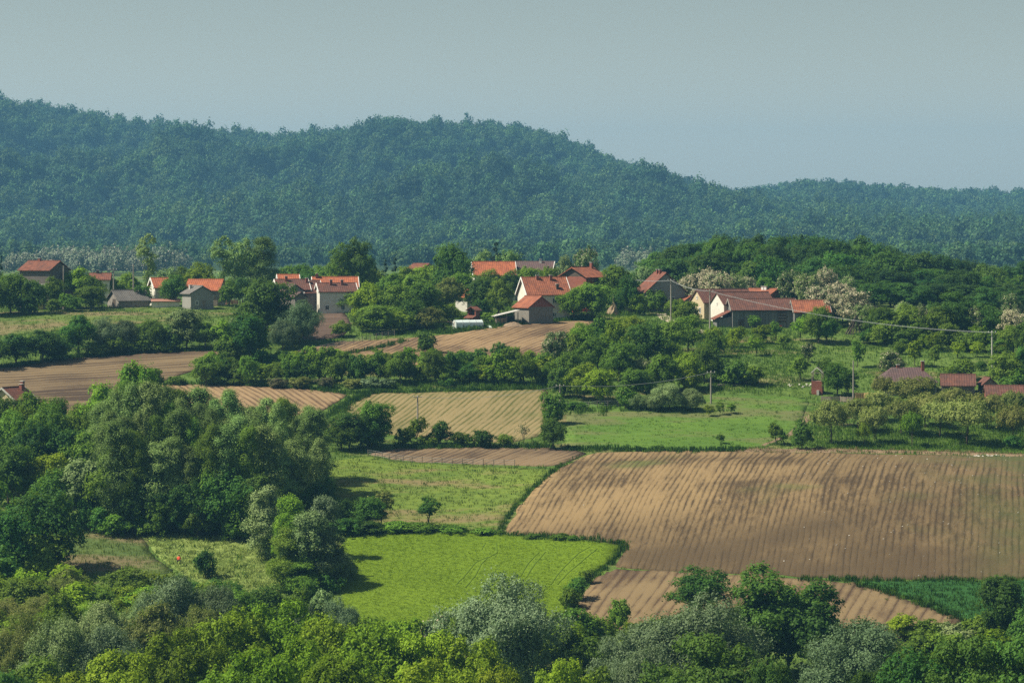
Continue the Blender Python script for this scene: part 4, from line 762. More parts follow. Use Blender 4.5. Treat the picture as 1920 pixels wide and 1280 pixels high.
far_wood('crest_trees', 'taller trees standing out along the crest of the mountain', 'leaf_far', CR, 26, 15, range(510, 514), 620, 1.2, .7, 1.25)
far_wood('mountain_forest', 'dense hazy broadleaf forest covering the mountain behind the village', 'leaf_far', A, 19, 15, range(500, 507), 620, 1.15, .5, 1.4)
B_ = grid(-200, 1500, 4000, 4960, 12.4); B_ = B_[(ground(B_[:, 0], B_[:, 1]) > -18)]; far_wood('farther_forest', 'paler forest on the lower farther hills at the right', 'leaf_far', B_, 17, 14, range(520, 525), 460, 1.35, .5, 1.4)
C_ = np.concatenate([grid(-255, -178, 1640, 1780, 9), grid(66, 90, 1740, 1800, 8)]); far_wood('valley_acacias', 'pale blossoming acacia wood at the foot of the mountain', 'leaf_acacia_far', C_, 10, 9, range(540, 543), 900, .6)
D_ = grid(-500, 560, 1900, 2640, 16); D_ = D_[r.uniform(size=len(D_)) < .75]; far_wood('valley_trees', 'scattered green trees in the valley before the mountain', 'leaf_far', D_, 11, 10, range(560, 563), 500, 1.0)
field_far = MB()
for i in range(10):
    x0 = 38 + i * 6
    field_far.poly([(x0, 1440, gz(x0, 1440) + .3), (x0 + 6, 1440, gz(x0 + 6, 1440) + .3), (x0 + 6, 1500, gz(x0 + 6, 1500) + .3), (x0, 1500, gz(x0, 1500) + .3)])
tag(field_far.build('distant_field', 'far_field'), kind='structure')

# ------------------------------------------------------------------ buildings
def window(parent, face, u, v, w, h, L, Wd, frame='white_trim'):
    """a window on face front/back/left/right; u along the face, v height of its middle"""
    c = {'front': (u, -Wd / 2, v), 'back': (u, Wd / 2, v), 'left': (-L / 2, u, v), 'right': (L / 2, u, v)}[face]
    ax = face in ('front', 'back'); sgn = -1 if face in ('front', 'left') else 1; t = .10
    def B(m, du, dv, a, b, dep, off): m.box((c[0] + du if ax else c[0] + sgn * off, c[1] + sgn * off if ax else c[1] + du, c[2] + dv), (a if ax else dep, dep if ax else a, b)); return m
    m = MB(); B(m, -w / 2, 0, t, h, .10, .03); B(m, w / 2, 0, t, h, .10, .03); B(m, 0, h / 2, w + t, t, .104, .03); B(m, 0, -h / 2, w + t, t, .104, .03); B(m, 0, 0, .06, h - t, .08, .03)
    o = m.build('window', frame, parent); B(MB(), 0, 0, w - t, h - t, .03, .012).build('pane', 'glass_dark', o)
    return o
def house(name, label, cat, px, base, ridge_py, eave_py, L, Wd, yaw, roofm, wallm, over=.45, chim=(), wins=(), gable=None, hip=0, door=None, trim=None, band=None, Y=None):
    """px, base: photo pixel of the foot of its middle; ridge_py, eave_py: photo rows of ridge and eave; yaw > 0 shows the left gable"""
    ya = RAD(yaw); dep = (abs(L * math.sin(ya)) + abs(Wd * math.cos(ya))) / 2
    Yc = (Y if Y else hit(px, base).y) + dep; p = atY(px, Yc)
    cs = [(p.x + sx * L / 2 * math.cos(ya) - sy * Wd / 2 * math.sin(ya), p.y + sx * L / 2 * math.sin(ya) + sy * Wd / 2 * math.cos(ya)) for sx in (-1, 1) for sy in (-1, 1)]
    z0 = min(gz(*c) for c in cs); er = topz(eave_py, Yc - dep * .8) - z0; rd = topz(ridge_py, Yc) - z0
    T = thing(name, label, cat, (p.x, p.y, z0), ya)
    hw = max(1.4, er + over * (rd - er) / (Wd / 2)); hr = rd                     # wall top a little above the eave edge, roof overhangs
    a, b = L / 2, Wd / 2; sl = (hr - hw) / b
    m = MB()
    if hip: m.box((0, 0, hw / 2 - .25), (L, Wd, hw + .5))
    else: m.prism([(0, -b, -.5), (0, b, -.5), (0, b, hw), (0, 0, hr - .04), (0, -b, hw)], (-a, 0, 0), (a, 0, 0))
    m.build('wall', wallm, T)
    if gable and not hip:
        for s in (-1, 1): MB().prism([(0, -b * .98, hw), (0, b * .98, hw), (0, 0, hr - .1)], (s * (a + .02), 0, 0), (s * (a - .05), 0, 0)).build('gable', gable, T)
    th = .16; bo = b + over; ao = a + over * .8; ze = hr - sl * bo
    rm = MB()
    if hip:
        for s in (-1, 1):
            e = [(-ao, s * bo, ze), (ao, s * bo, ze), (ao - hip * bo, 0, hr), (-ao + hip * bo, 0, hr)]; rm.poly(e)
            rm.poly([(s * ao, -bo, ze), (s * ao, bo, ze), (s * (ao - hip * bo), 0, hr)])
        rm.poly([(-ao, -bo, ze - .02), (ao, -bo, ze - .02), (ao, bo, ze - .02), (-ao, bo, ze - .02)])
    else:
        rm.prism([(0, -bo, ze), (0, 0, hr), (0, bo, ze), (0, bo, ze + th), (0, 0, hr + th * 1.2), (0, -bo, ze + th)], (-ao, 0, 0), (ao, 0, 0))
    R = rm.build('roof', roofm, T)
    if not hip: MB().tube([(-ao - .02, 0, hr + th * 1.15), (0, 0, hr + th * 1.15), (ao + .02, 0, hr + th * 1.15)], .13, 6).build('ridge_cap', roofm, R)
    if trim and not hip:
        for s in (-1, 1): MB().prism([(0, -bo - .02, ze - .14), (0, 0, hr - .12), (0, bo + .02, ze - .14), (0, bo + .02, ze + th + .05), (0, 0, hr + th * 1.25 + .05), (0, -bo - .02, ze + th + .05)], (s * (ao + .01), 0, 0), (s * (ao + .13), 0, 0)).build('bargeboard', trim, T)
    for (u, v, hh, cm) in chim:
        zr = hr - abs(v) * sl; k = MB().box((u, v, zr + hh / 2 - .3), (.55, .55, hh + .6)).build('chimney', cm, R); MB().box((u, v, zr + hh + .04), (.7, .7, .12)).build('cap', 'concrete', k)
    for w in wins: window(T, *w, L, Wd)
    if door:
        f, u, w, h, dm = door; c = {'front': ((u, -b - .03, h / 2), (w, .1, h)), 'left': ((-a - .03, u, h / 2), (.1, w, h)), 'right': ((a + .03, u, h / 2), (.1, w, h))}[f]; MB().box(*c).build('door', dm, T)
    if band: f = MB().box((0, 0, hw - .1), (L + .06, Wd + .06, .25)).build('ring_beam', band, T)
    return T, L, Wd, hw, hr
RB, PB = 'red_brick', 'dark_plaster'
house('farm_house', 'two-storey house with red-brown tiled roof at the upper left', 'house', 83, 566, 490.5, 508, 7.4, 8.4, -22, 'old_red_tile', 'dark_plaster', chim=((-1.2, 0, .7, RB), (1.6, .3, .5, RB)), wins=(('front', 2.2, 4.9, 1.2, 1.2), ('front', -1.0, 4.9, 1.2, 1.2), ('right', 0, 3.8, 1.0, 1.2)), Y=690)
house('farm_house', 'low house with yellow gable and dark roof half hidden by trees', 'house', 96, 581, 535, 554, 9, 6, 14, 'purple_tile', 'yellow_plaster', wins=(('front', 2.6, 1.4, .9, .8), ('front', -1, 1.4, .9, .8)))
house('wooden_barn', 'small grey wooden barn with slate-grey roof on the upper meadow', 'barn', 241, 577.5, 545, 566, 7.6, 5.4, 34, 'grey_slate', 'grey_boards', over=.5, door=('left', -.6, 1.2, 1.9, 'dry_brush'))
house('low_shed', 'low shed with rusty pink roof right of the grey barn', 'shed', 311, 577, 562.5, 571, 6.0, 3.6, 6, 'rust_sheet', 'white_plaster', over=.3)
house('village_house', 'house with bright orange roof and pale wall behind the small grey house', 'house', 386, 571, 525, 546, 7.3, 7, -8, 'bright_tile', 'grey_plaster', wins=(('front', 2.2, 1.8, .9, 1.1),), door=('front', 3.0, .9, 2, 'old_wood'), Y=700)
house('village_house', 'house with orange roof mostly hidden by a dark round tree', 'house', 306, 568, 522, 541, 5.0, 6.5, 18, 'bright_tile', 'white_plaster', trim='white_trim', Y=703)
house('small_house', 'small grey house with gable and steep grey roof by the meadow', 'house', 371, 572, 537, 552, 4.2, 5.4, -58, 'grey_slate', 'grey_plaster', chim=((-1.2, -1.2, .9, 'concrete'),), door=('right', .4, 1.0, 2.0, 'old_wood'), wins=(('right', -1.3, 1.5, .6, .8),), Y=688)
house('village_house', 'brown-roofed house at the left of the red-roofed cluster', 'house', 546, 566, 525, 545, 6.6, 7, 13, 'brown_tile', 'dark_plaster', trim='white_trim', chim=((-1.2, -.6, 1.1, RB),), Y=684)
house('village_house', 'middle roof of the red-roofed cluster, left of the white gable', 'house', 583, 566, 527, 551, 3.2, 7, 12, 'brown_tile', 'dark_plaster', chim=((-1.0, -.8, 1.2, RB),), trim='white_trim', Y=685)
house('village_house', 'house with narrow white gable and long dark red roof', 'house', 630, 572, 532, 548.5, 8.0, 6.2, 12, 'brown_tile', 'white_plaster', over=.3, chim=((-1.2, -.7, 1.2, RB), (1.2, -.6, 1.1, RB)), trim='white_trim', door=('left', -1.0, .9, 1.9, 'old_wood'), wins=(('front', -2.4, 1.3, .8, 1.0), ('front', 1.0, 1.3, .8, 1.0)), Y=681)
house('village_house', 'orange roof behind the left of the red-roofed cluster', 'house', 540, 560, 516, 534, 4.2, 7, 8, 'bright_tile', 'white_plaster', trim='white_trim', Y=704)
house('village_house', 'orange roof behind the white-gabled house', 'house', 628, 560, 520.5, 540, 9.5, 7, 6, 'bright_tile', 'white_plaster', trim='white_trim', chim=((-4, -.4, 1.1, RB),), Y=704)
house('cart_shed', 'small brown-roofed shed with dark gable behind the round dark tree', 'shed', 547, 571, 534, 547, 3.2, 4.0, -58, 'purple_tile', 'grey_boards', over=.3, Y=679)
house('cart_shed', 'lowest little brown shed left of the white gable', 'shed', 556, 574, 549, 558, 3.0, 3.0, -50, 'purple_tile', 'dark_plaster', over=.3, Y=676)
house('village_house', 'far house with broad orange roof on the skyline', 'house', 925, 556, 492, 518, 9.6, 9, 5, 'bright_tile', 'white_plaster', trim='white_trim', Y=752)
house('village_house', 'far house with purple-brown roof on the skyline', 'house', 1003, 556, 491.5, 508, 8.6, 9, -6, 'purple_tile', 'white_plaster', chim=((1.4, -.8, 1.0, 'white_plaster'),), trim='white_trim', Y=756)
house('village_house', 'tiny brown rooftop among the trees left of the dome-shaped tree', 'house', 790, 556, 495.5, 508, 4.5, 6, -40, 'old_red_tile', 'dark_plaster', Y=745)
house('village_house', 'pale pink rooftop with one dark chimney among the left-hand trees', 'house', 188, 556, 513.5, 526, 4.4, 6, 4, 'old_red_tile', 'white_plaster', chim=((-.6, 0, .8, 'dry_brush'),), Y=716)
house('village_house', 'small orange hipped roof poking out of the village trees', 'house', 876, 585, 544, 559, 3.2, 4, -38, 'bright_tile', 'white_plaster', trim=None)
T, *_ = house('white_house', 'white two-storey house with orange tiled roof in the village centre', 'house', 1019, 600, 521, 554.5, 9.0, 8.2, 15, 'orange_tile', 'white_plaster', over=.45, trim='white_trim', chim=((-1.5, -.5, .9, RB), (1.4, -.7, 1.1, RB), (2.2, -2.9, 1.0, 'dry_brush')), wins=(('front', 1.2, 4.0, .8, 1.0), ('front', 1.2, 1.1, .7, .9), ('front', 3.0, 4.0, .8, 1.0), ('left', .4, 4.0, .8, 1.0)))
house('brick_outbuilding', 'brick and block outbuilding with orange roof below the white house', 'outbuilding', 1000, 608, 556.5, 578, 5.6, 6.0, -56, 'orange_tile', 'grey_block', over=.35, gable=RB, door=('right', 0, .01, .01, RB))
house('unfinished_house', 'unfinished brick house with open dark gable and orange roof', 'house', 1092, 575, 502, 522, 6.4, 7.2, 50, 'orange_tile', RB, over=.7, gable='dry_brush', chim=((2.6, -.4, 1.3, RB),), Y=690)  # gable panels coloured dark to stand in for the shade inside the opening
house('gable_house', 'house with big grey gable and red roof above the farm lane', 'house', 1238, 566, 512, 549.5, 8.5, 8.6, -76, 'old_red_tile', 'grey_plaster', over=.5, chim=((1.0, -.3, 1.0, RB), (-1.0, -.3, 1.0, RB)), wins=(('right', -2.0, 2.6, 1.2, 1.2), ('right', 1.3, 2.6, 1.3, 1.5)), Y=690)
house('small_house', 'sliver of an orange-roofed house right of the big grey gable', 'house', 1284, 585, 556, 566, 2.6, 4, -40, 'orange_tile', 'grey_plaster', Y=690)
house('farm_house', 'house with cream gable and brown tiled roof behind the utility pole', 'house', 1354, 592, 543.5, 569, 11.5, 7.4, 20, 'brown_tile', 'cream_plaster', over=.35, wins=(('left', 0, 4.6, .5, .6), ('left', -1.6, 2.0, .9, 1.1)), Y=672)
house('farm_house', 'house with bright white gable left of the long wooden barn', 'house', 1392, 592, 549, 572, 11.5, 7.0, 20, 'brown_tile', 'white_plaster', over=.3, wins=(('left', 0, 4.2, .4, .5), ('left', -1.5, 1.6, .8, 1.0)), Y=664)
T, L, Wd, hw, hr = house('long_barn', 'long grey wooden barn with brown tiled roof on the right of the village', 'barn', 1428, 616, 561.5, 583, 13.4, 7.0, 6, 'brown_tile', 'barn_boards', over=.45, trim='grey_boards')
MB().prism([(0, -2.9, hw - 1.9), (0, -2.9, hw - 1.74), (0, 2.9, hw - 1.74), (0, 2.9, hw - 1.9)], (-L / 2 - 3.6, 0, -.2), (-L / 2 - .1, 0, 1.5)).build('lean_to_roof', 'old_red_tile', T)
MB().prism([(0, -2.6, -.4), (0, 2.6, -.4), (0, 2.6, hw - 2.0), (0, -2.6, hw - 2.0)], (-L / 2 - 3.1, 0, -.05), (-L / 2, 0, .55)).build('lean_to_wall', 'barn_boards', T)
MB().box((3.6, -Wd / 2 - .04, 2.2), (1.7, .1, 2.0)).build('barn_door', 'dry_brush', T)
for k in range(3): MB().box((3.6, -Wd / 2 - .12, 1.6 + k * .6), (1.7, .06, .16)).build('door_rail', 'grey_boards', T)
MB().box((-4.9, -Wd / 2 - .04, .9), (1.2, .1, 1.6)).build('low_door', 'dry_brush', T)
house('barn_wing', 'orange-roofed wing at the right end of the long barn', 'barn', 1518, 616, 564.5, 587, 7.2, 6.6, 4, 'orange_tile', 'barn_boards', over=.4, trim='grey_boards', Y=657)
house('farm_house', 'orange-roofed house with red brick gable behind the long barn', 'house', 1431, 590, 542.5, 556, 6.4, 7.0, -34, 'orange_tile', RB, chim=((.2, -.5, .8, 'white_trim'), (.9, -.5, .8, 'white_trim')), Y=684)
house('hip_house', 'house with purple-brown hipped roof among orchard trees at the right', 'house', 1698, 742, 688, 717, 10.0, 8.2, 2, 'purple_tile', 'grey_plaster', over=.5, hip=.62, chim=((3.0, -.9, 1.6, RB), (-1.4, 0, .4, RB)), wins=(('front', -2.5, 1.2, 1.0, 1.2), ('front', 0, 1.2, 1.0, 1.2)))
house('tiled_shed', 'shed with mossy red tiled roof right of the hip-roofed house', 'shed', 1796, 745, 703, 724.5, 5.9, 5.0, -6, 'brown_tile', 'dark_plaster', over=.35)
house('small_hut', 'small hut with dark brown pointed gable by the right edge', 'hut', 1851, 742, 709, 723, 3.2, 2.4, -80, 'brown_tile', 'dark_plaster', over=.3, gable='old_wood')
house('tiled_shed', 'long shed with red tiled roof cut by the right edge', 'shed', 1916, 766, 724, 743, 13.0, 5.4, -3, 'brown_tile', RB, over=.35)
house('cottage', 'cottage gable with two brick chimneys at the left edge', 'house', 24, 800, 727, 752, 5.4, 5.2, 60, 'old_red_tile', 'cream_plaster', over=.4, trim='grey_sheet', chim=((1.6, -.6, 1.0, RB), (2.4, -.2, 1.2, RB)), wins=(('left', -.3, 3.4, .6, .7),))
house('garden_hut', 'small hut with pale-edged gable sunk in trees at the left', 'hut', 84, 868, 809, 830, 3.6, 3.6, 62, 'purple_tile', 'cream_plaster', over=.4, trim='white_trim')
house('garden_shed', 'low purple-brown roof left of the pale-edged hut gable', 'shed', 56, 872, 826, 836, 3.0, 2.6, 30, 'purple_tile', 'dark_plaster', over=.3)

# open lean-to beside the brick outbuilding
p = hit(948, 610); T = thing('wood_shed', 'open wood shed with grey sheet roof beside the brick outbuilding', 'shed', (p.x, p.y + 1.6, p.z), RAD(14))
MB().prism([(0, -1.9, 0), (0, 1.9, 0), (0, 1.9, .1), (0, -1.9, .1)], (-2.7, 0, 1.75), (2.6, 0, 2.95)).build('roof', 'grey_sheet', T)
for x in (-2.4, -.2, 2.2):
    for y in (-1.6, 1.6): MB().box((x, y, (2.2 + x * .22) / 2 - .3), (.16, .16, 2.2 + x * .22 + .5)).build('post', 'old_wood', T)
MB().box((0, 1.75, .9), (4.8, .08, 1.8)).build('back_wall', 'dry_brush', T)
for i in range(9): MB().box((-2.1 + i * .24, -.6 + .05 * (i % 3), .7 + .05 * (i % 2)), (.18, 1.6, 1.4)).build('plank', 'timber' if i % 3 else 'old_wood', T)
# smokehouse of brick
p = hit(886, 606); T = thing('brick_oven', 'small brick smokehouse with two tiled roofs behind the greenhouse', 'oven', (p.x, p.y + 1, p.z), RAD(-35))
MB().box((0, .4, .55), (2.0, 1.5, 1.9)).build('base', 'red_brick', T)
MB().box((-.9, .4, 2.0), (.25, 1.5, 1.2)).build('side_wall', 'red_brick', T); MB().box((.9, .4, 2.0), (.25, 1.5, 1.2)).build('side_wall', 'red_brick', T); MB().box((0, 1.05, 2.0), (1.55, .2, 1.2)).build('back_wall', 'dry_brush', T)
MB().prism([(-1.35, 0, 2.5), (0, 0, 3.3), (1.35, 0, 2.5), (1.35, 0, 2.6), (0, 0, 3.42), (-1.35, 0, 2.6)], (0, -.7, 0), (0, 1.5, 0)).build('roof', 'old_red_tile', T)
MB().prism([(-1.2, -1.6, 1.0), (-1.2, -.3, 1.5), (-1.2, -.3, 1.6), (-1.2, -1.6, 1.1)], (0, 0, 0), (2.4, 0, 0)).build('canopy', 'old_red_tile', T); MB().box((-.6, -.9, .35), (.6, 1.0, 1.5)).build('buttress', 'white_plaster', T)
# greenhouse
p = hit(877, 618); T = thing('greenhouse', 'pale plastic-covered tunnel greenhouse at the edge of the ploughed hill field', 'greenhouse', (p.x, p.y + 1.4, p.z), RAD(22))
arc = [(0, -1.1, -.1), (0, -1.1, 1.2)] + [(0, -1.1 * math.cos(a), 1.2 + .75 * math.sin(a)) for a in np.linspace(.35, math.pi - .35, 6)] + [(0, 1.1, 1.2), (0, 1.1, -.1)]
MB().prism(arc, (-2.9, 0, 0), (2.9, 0, 0)).build('cover', 'pale_film', T)
for x in (-2.92, -1.45, 0, 1.45, 2.92): MB().tube([(x, q[1] * 1.015, q[2] + .012) for q in arc], .035, 5).build('rib', 'wire', T)
MB().box((-2.95, 0, .85), (.05, .9, 1.7)).build('door', 'grey_sheet', T)
# pergola
p = hit(828, 619); T = thing('pergola', 'rickety brown wooden pergola left of the greenhouse', 'pergola', (p.x, p.y + 1.2, p.z), RAD(8))
for x in (-1.8, -.6, .6, 1.8):
    for y in (-.9, .9): MB().tube([(x, y, -.3), (x + .05, y, 1.6)], .06, 5).build('post', 'old_wood', T)
for y in (-.9, .9): MB().box((0, y, 1.63), (4.2, .09, .09)).build('beam', 'straw', T)
for i in range(7): MB().box((-1.9 + i * .63, 0, 1.72), (.08, 2.3, .07)).build('slat', 'straw', T)

def lump(name, label, cat, px, base, w, d, h, mat, seed, pieces=0, pm='stone', ps=.25, yaw=0, spike=0.0):
    p = hit(px, base); r = np.random.RandomState(seed); T = thing(name, label, cat, (p.x, p.y + d / 2, p.z - .05), yaw)
    if h:
        V = []; Fs = []; n, k = 18, 7
        for i in range(k):
            t = i / (k - 1)
            for j in range(n):
                a = 6.283 * j / n; q = (1 - t) * (1 + r.normal(0, .09)); zz = h * (1 - (1 - t) ** (1.6 + spike)) * (1 + r.normal(0, .05)); V.append((w / 2 * q * math.cos(a), d / 2 * q * math.sin(a), zz - (.15 if i == 0 else 0)))
        for i in range(k - 1):
            for j in range(n): Fs.append((i * n + j, i * n + (j + 1) % n, (i + 1) * n + (j + 1) % n, (i + 1) * n + j))
        m = bpy.data.meshes.new('heap'); m.from_pydata(V, [], Fs); m.update(); link('heap', m, T, mat)
    for i in range(pieces):
        bm = bmesh.new(); bmesh.ops.create_icosphere(bm, subdivisions=1, radius=ps * r.uniform(.6, 1.3))
        for v in bm.verts: v.co *= r.uniform(.75, 1.2); v.co.z *= .7
        m = bpy.data.meshes.new('stone'); bm.to_mesh(m); bm.free(); x, y = r.uniform(-.5, .5, 2); o = link('stone', m, T, pm); o.location = (x * w, y * d, gz(p.x + x * w, p.y + d / 2 + y * d) - p.z + .1)
    return T
lump('earth_heap', 'heap of pale earth and brush in front of the open wood shed', 'heap', 962, 614, 5.0, 2.4, 1.1, 'soil_heap', 1)
lump('brush_heap', 'low dark heap on the grass right of the white house', 'heap', 1104, 596, 4.2, 2.0, .9, 'dry_brush', 2)
lump('tarpaulin_heap', 'pale green tarpaulin heap right of the greenhouse', 'heap', 917, 616, 2.3, 1.3, .65, 'tarpaulin', 3)
lump('stone_heap', 'white stones lying on the grass left of the brick tower', 'stones', 1500, 727, 5.5, 2.0, 0, 'stone', 4, 10, 'stone', .3)
lump('stone_heap', 'line of pale stones above the right end of the ploughed field', 'stones', 1852, 856, 6.0, 1.6, 0, 'stone', 5, 16, 'stone', .25)
p = hit(1150, 592); T = thing('haystack', 'conical haystack round a tall pole near the big grey gable', 'haystack', (p.x, p.y + 1.4, p.z))
V = []; Fs = []; rr = np.random.RandomState(8)
for i, (q, zz) in enumerate(((1.45, -.2), (1.35, .5), (1.05, 1.2), (.7, 1.9), (.35, 2.5), (.08, 2.9))):
    for j in range(22): a = 6.283 * j / 22; k = q * (1 + rr.normal(0, .09)); V.append((k * math.cos(a), k * math.sin(a), zz + rr.normal(0, .05)))
for i in range(5):
    for j in range(22): Fs.append((i * 22 + j, i * 22 + (j + 1) % 22, (i + 1) * 22 + (j + 1) % 22, (i + 1) * 22 + j))
m = bpy.data.meshes.new('hay'); m.from_pydata(V, [], Fs); m.update(); link('hay', m, T, 'straw'); MB().tube([(0, 0, 0), (0, 0, 4.4)], .05, 5).build('pole', 'old_wood', T)
p = hit(1602, 628); T = thing('pole_stack', 'dark stack of long poles leaning together at the wood edge', 'pole stack', (p.x, p.y + 1, p.z))
for i in range(26):
    a = rr.uniform(0, 6.28); MB().tube([(1.9 * math.cos(a), .9 * math.sin(a), -.1), (.5 + rr.normal(0, .2), rr.normal(0, .2), 3.3 + rr.uniform(0, .8))], [.09, .04], 5).build('pole', 'dry_brush', T)
p = hit(1368, 724); T = thing('plank_stack', 'flat stack of grey planks lying on the grass below the bushes', 'planks', (p.x, p.y + .6, p.z), .05)
for i in range(6): MB().box((rr.normal(0, .2), -.5 + (i % 3) * .45, .1 + .14 * (i // 3)), (4.2, .3, .1), rr.normal(0, .03)).build('plank', 'grey_boards', T)

# unfinished brick tower on the meadow
p = hit(1534, 741); T = thing('brick_tower', 'small red brick tower with bare rafters on the meadow', 'tower', (p.x, p.y + 1, p.z), RAD(-14))
MB().box((0, 0, 1.15), (2.0, 1.9, 2.7)).build('brick_base', 'red_brick', T)
for x in (-.9, .9):
    for y in (-.85, .85): MB().box((x, y, 3.3), (.14, .14, 1.6)).build('post', 'old_wood', T)
for y in (-.85, .85):
    for s in (-1, 1): MB().prism([(s * 1.1, y - .06, 3.95), (s * 1.1, y + .06, 3.95), (s * 1.1, y + .06, 4.07), (s * 1.1, y - .06, 4.07)], (0, 0, 0), (-s * 1.1, 0, .95)).build('rafter', 'white_trim' if y < 0 else 'old_wood', T)
MB().box((0, -.85, 4.0), (2.2, .1, .1)).build('tie_beam', 'old_wood', T); MB().box((-.9, 0, 2.9), (.08, 1.7, .7)).build('side_board', 'grey_boards', T)
bm = MB().box((.25, -1.25, .35), (.45, .5, 1.0)).build('buttress', 'concrete', T)

# red car and tractor
def wheel(T, x, y, rad, w=.22):
    m = MB(); m.tube([(x, y - w / 2, rad), (x, y + w / 2, rad)], rad, 14); o = m.build('wheel', 'rubber', T); MB().tube([(x, y - w / 2 - .02, rad), (x, y + w / 2 + .02, rad)], rad * .55, 10).build('rim', 'grey_sheet', o)
p = hit(1091, 590); T = thing('car', 'red car parked under the tree beside the white house', 'car', (p.x, p.y + 3, gz(p.x, p.y + 3)), RAD(8))
MB().prism([(-2.0, 0, .3), (2.0, 0, .3), (2.02, 0, .75), (1.1, 0, .95), (-1.75, 0, .98), (-2.02, 0, .8)], (0, -.8, 0), (0, .8, 0)).build('body', 'red_paint', T)
MB().prism([(-1.6, 0, .96), (.95, 0, .94), (.35, 0, 1.42), (-1.15, 0, 1.44)], (0, -.68, 0), (0, .68, 0)).build('cabin', 'red_paint', T)
for s in (-1, 1): MB().prism([(-1.4, 0, 1.0), (.75, 0, .99), (.28, 0, 1.36), (-1.08, 0, 1.37)], (0, s * .685, 0), (0, s * .70, 0)).build('side_window', 'glass_dark', T)
for x in (-1.25, 1.3):
    for y in (-.75, .75): wheel(T, x, y, .31)
for y in (-.5, .5): MB().box((2.0, y, .68), (.08, .3, .14)).build('headlight', 'white_trim', T)
p = hit(1452, 622); T = thing('tractor', 'small red tractor parked in front of the long barn', 'tractor', (p.x, p.y + .8, p.z), RAD(12))
MB().prism([(.1, -.3, .6), (.1, .3, .6), (.1, .3, 1.25), (.1, -.3, 1.25)], (0, 0, 0), (1.5, 0, -.05)).build('hood', 'red_paint', T); MB().box((-.45, 0, .75), (1.2, .6, .4)).build('chassis', 'dry_brush', T); MB().box((-.6, 0, 1.15), (.45, .45, .12)).build('seat', 'dry_brush', T); MB().box((-.85, 0, 1.4), (.1, .45, .5)).build('backrest', 'dry_brush', T)
for s in (-1, 1): wheel(T, -.6, s * .65, .62, .3); wheel(T, 1.2, s * .5, .36, .2); MB().box((-.6, s * .65, 1.3), (1.0, .35, .06)).build('fender', 'red_paint', T)
MB().tube([(.15, 0, 1.2), (-.15, 0, 1.45)], .03, 5).build('steering_column', 'rubber', T); MB().tube([(1.0, .1, 1.2), (1.0, .1, 1.8)], .04, 6).build('exhaust', 'rubber', T)

# utility poles and wires
POLE = {}
def pole(key, label, px, top, base, arm=True, mat='pole_wood', Y=None):
    p = atY(px, Y) if Y else hit(px, base); h = topz(top, p.y) - p.z; T = thing('utility_pole', label, 'utility pole', tuple(p), group='utility poles')
    MB().tube([(0, 0, -.8), (0, 0, h * .5), (0, 0, h)], [.17, .145, .11], 8).build('shaft', mat, T); POLE[key] = p + Vector((0, 0, h - .25))
    if arm:
        MB().box((0, -.14, h - .3), (1.5, .1, .12)).build('crossarm', mat, T)
        for x in (-.65, 0, .65): MB().tube([(x, -.14, h - .24), (x, -.14, h - .06)], [.06, .04], 6).build('insulator', 'white_trim', T)
pole('a', 'tall wooden utility pole at the left end of the long barn', 1331, 543, 607, Y=652); pole('b', 'slim utility pole in front of the big grey gable', 1258, 523, 567, Y=668); pole('c', 'leaning concrete pole on the meadow at the right', 1860, 620, 690, mat='concrete')
pole('d', 'utility pole between brick tower and hip-roofed house', 1600, 676, 755, False); pole('e', 'utility pole standing on the meadow below the plank stack', 1333, 695, 757); pole('f', 'thin pole in the middle of the striped field', 783, 741, 800); pole('g', 'pole beside the bush at the right end of the striped field', 1050, 720, 780)
pole('h', 'short pole against the gable of the upper-left two-storey house', 119, 498, 556, False, Y=690); pole('i', 'small dark pole with crossarm behind the left-hand trees', 213, 503, 556, Y=712); pole('j', 'pole in the trees right of the white house', 1152, 515, 582); pole('k', 'distant pole right of the lone ragged poplar', 250, 495, 556, False, Y=706)
pole('l', 'slim pole left of the big grey gable house', 1195, 536, 578, False)
def wire(label, a, b, sag, n=2):
    A_, B2 = POLE[a], POLE[b]; T = thing('power_line', label, 'wire', tuple(A_)); d = (B2 - A_)
    for k in range(n):
        off = Vector((0, 0, -.12 * k)); MB().tube([d * t + off + Vector((0, 0, -sag * 4 * t * (1 - t))) for t in np.linspace(0, 1, 17)], .022, 4).build('strand', 'wire', T)
wire('pale sagging power line from the barn pole to the leaning meadow pole', 'a', 'c', 1.6, 2); wire('power line between the barn pole and the slim gable pole', 'a', 'b', .5); wire('power line across the left-hand rooftops', 'h', 'i', .7, 1)
wire('power line from the gable pole towards the white house', 'b', 'j', .5); wire('power line between the two thin poles by the striped field', 'f', 'g', 1.0, 1); wire('power line between the poles on the scrubby slope', 'g', 'e', 1.0, 1)

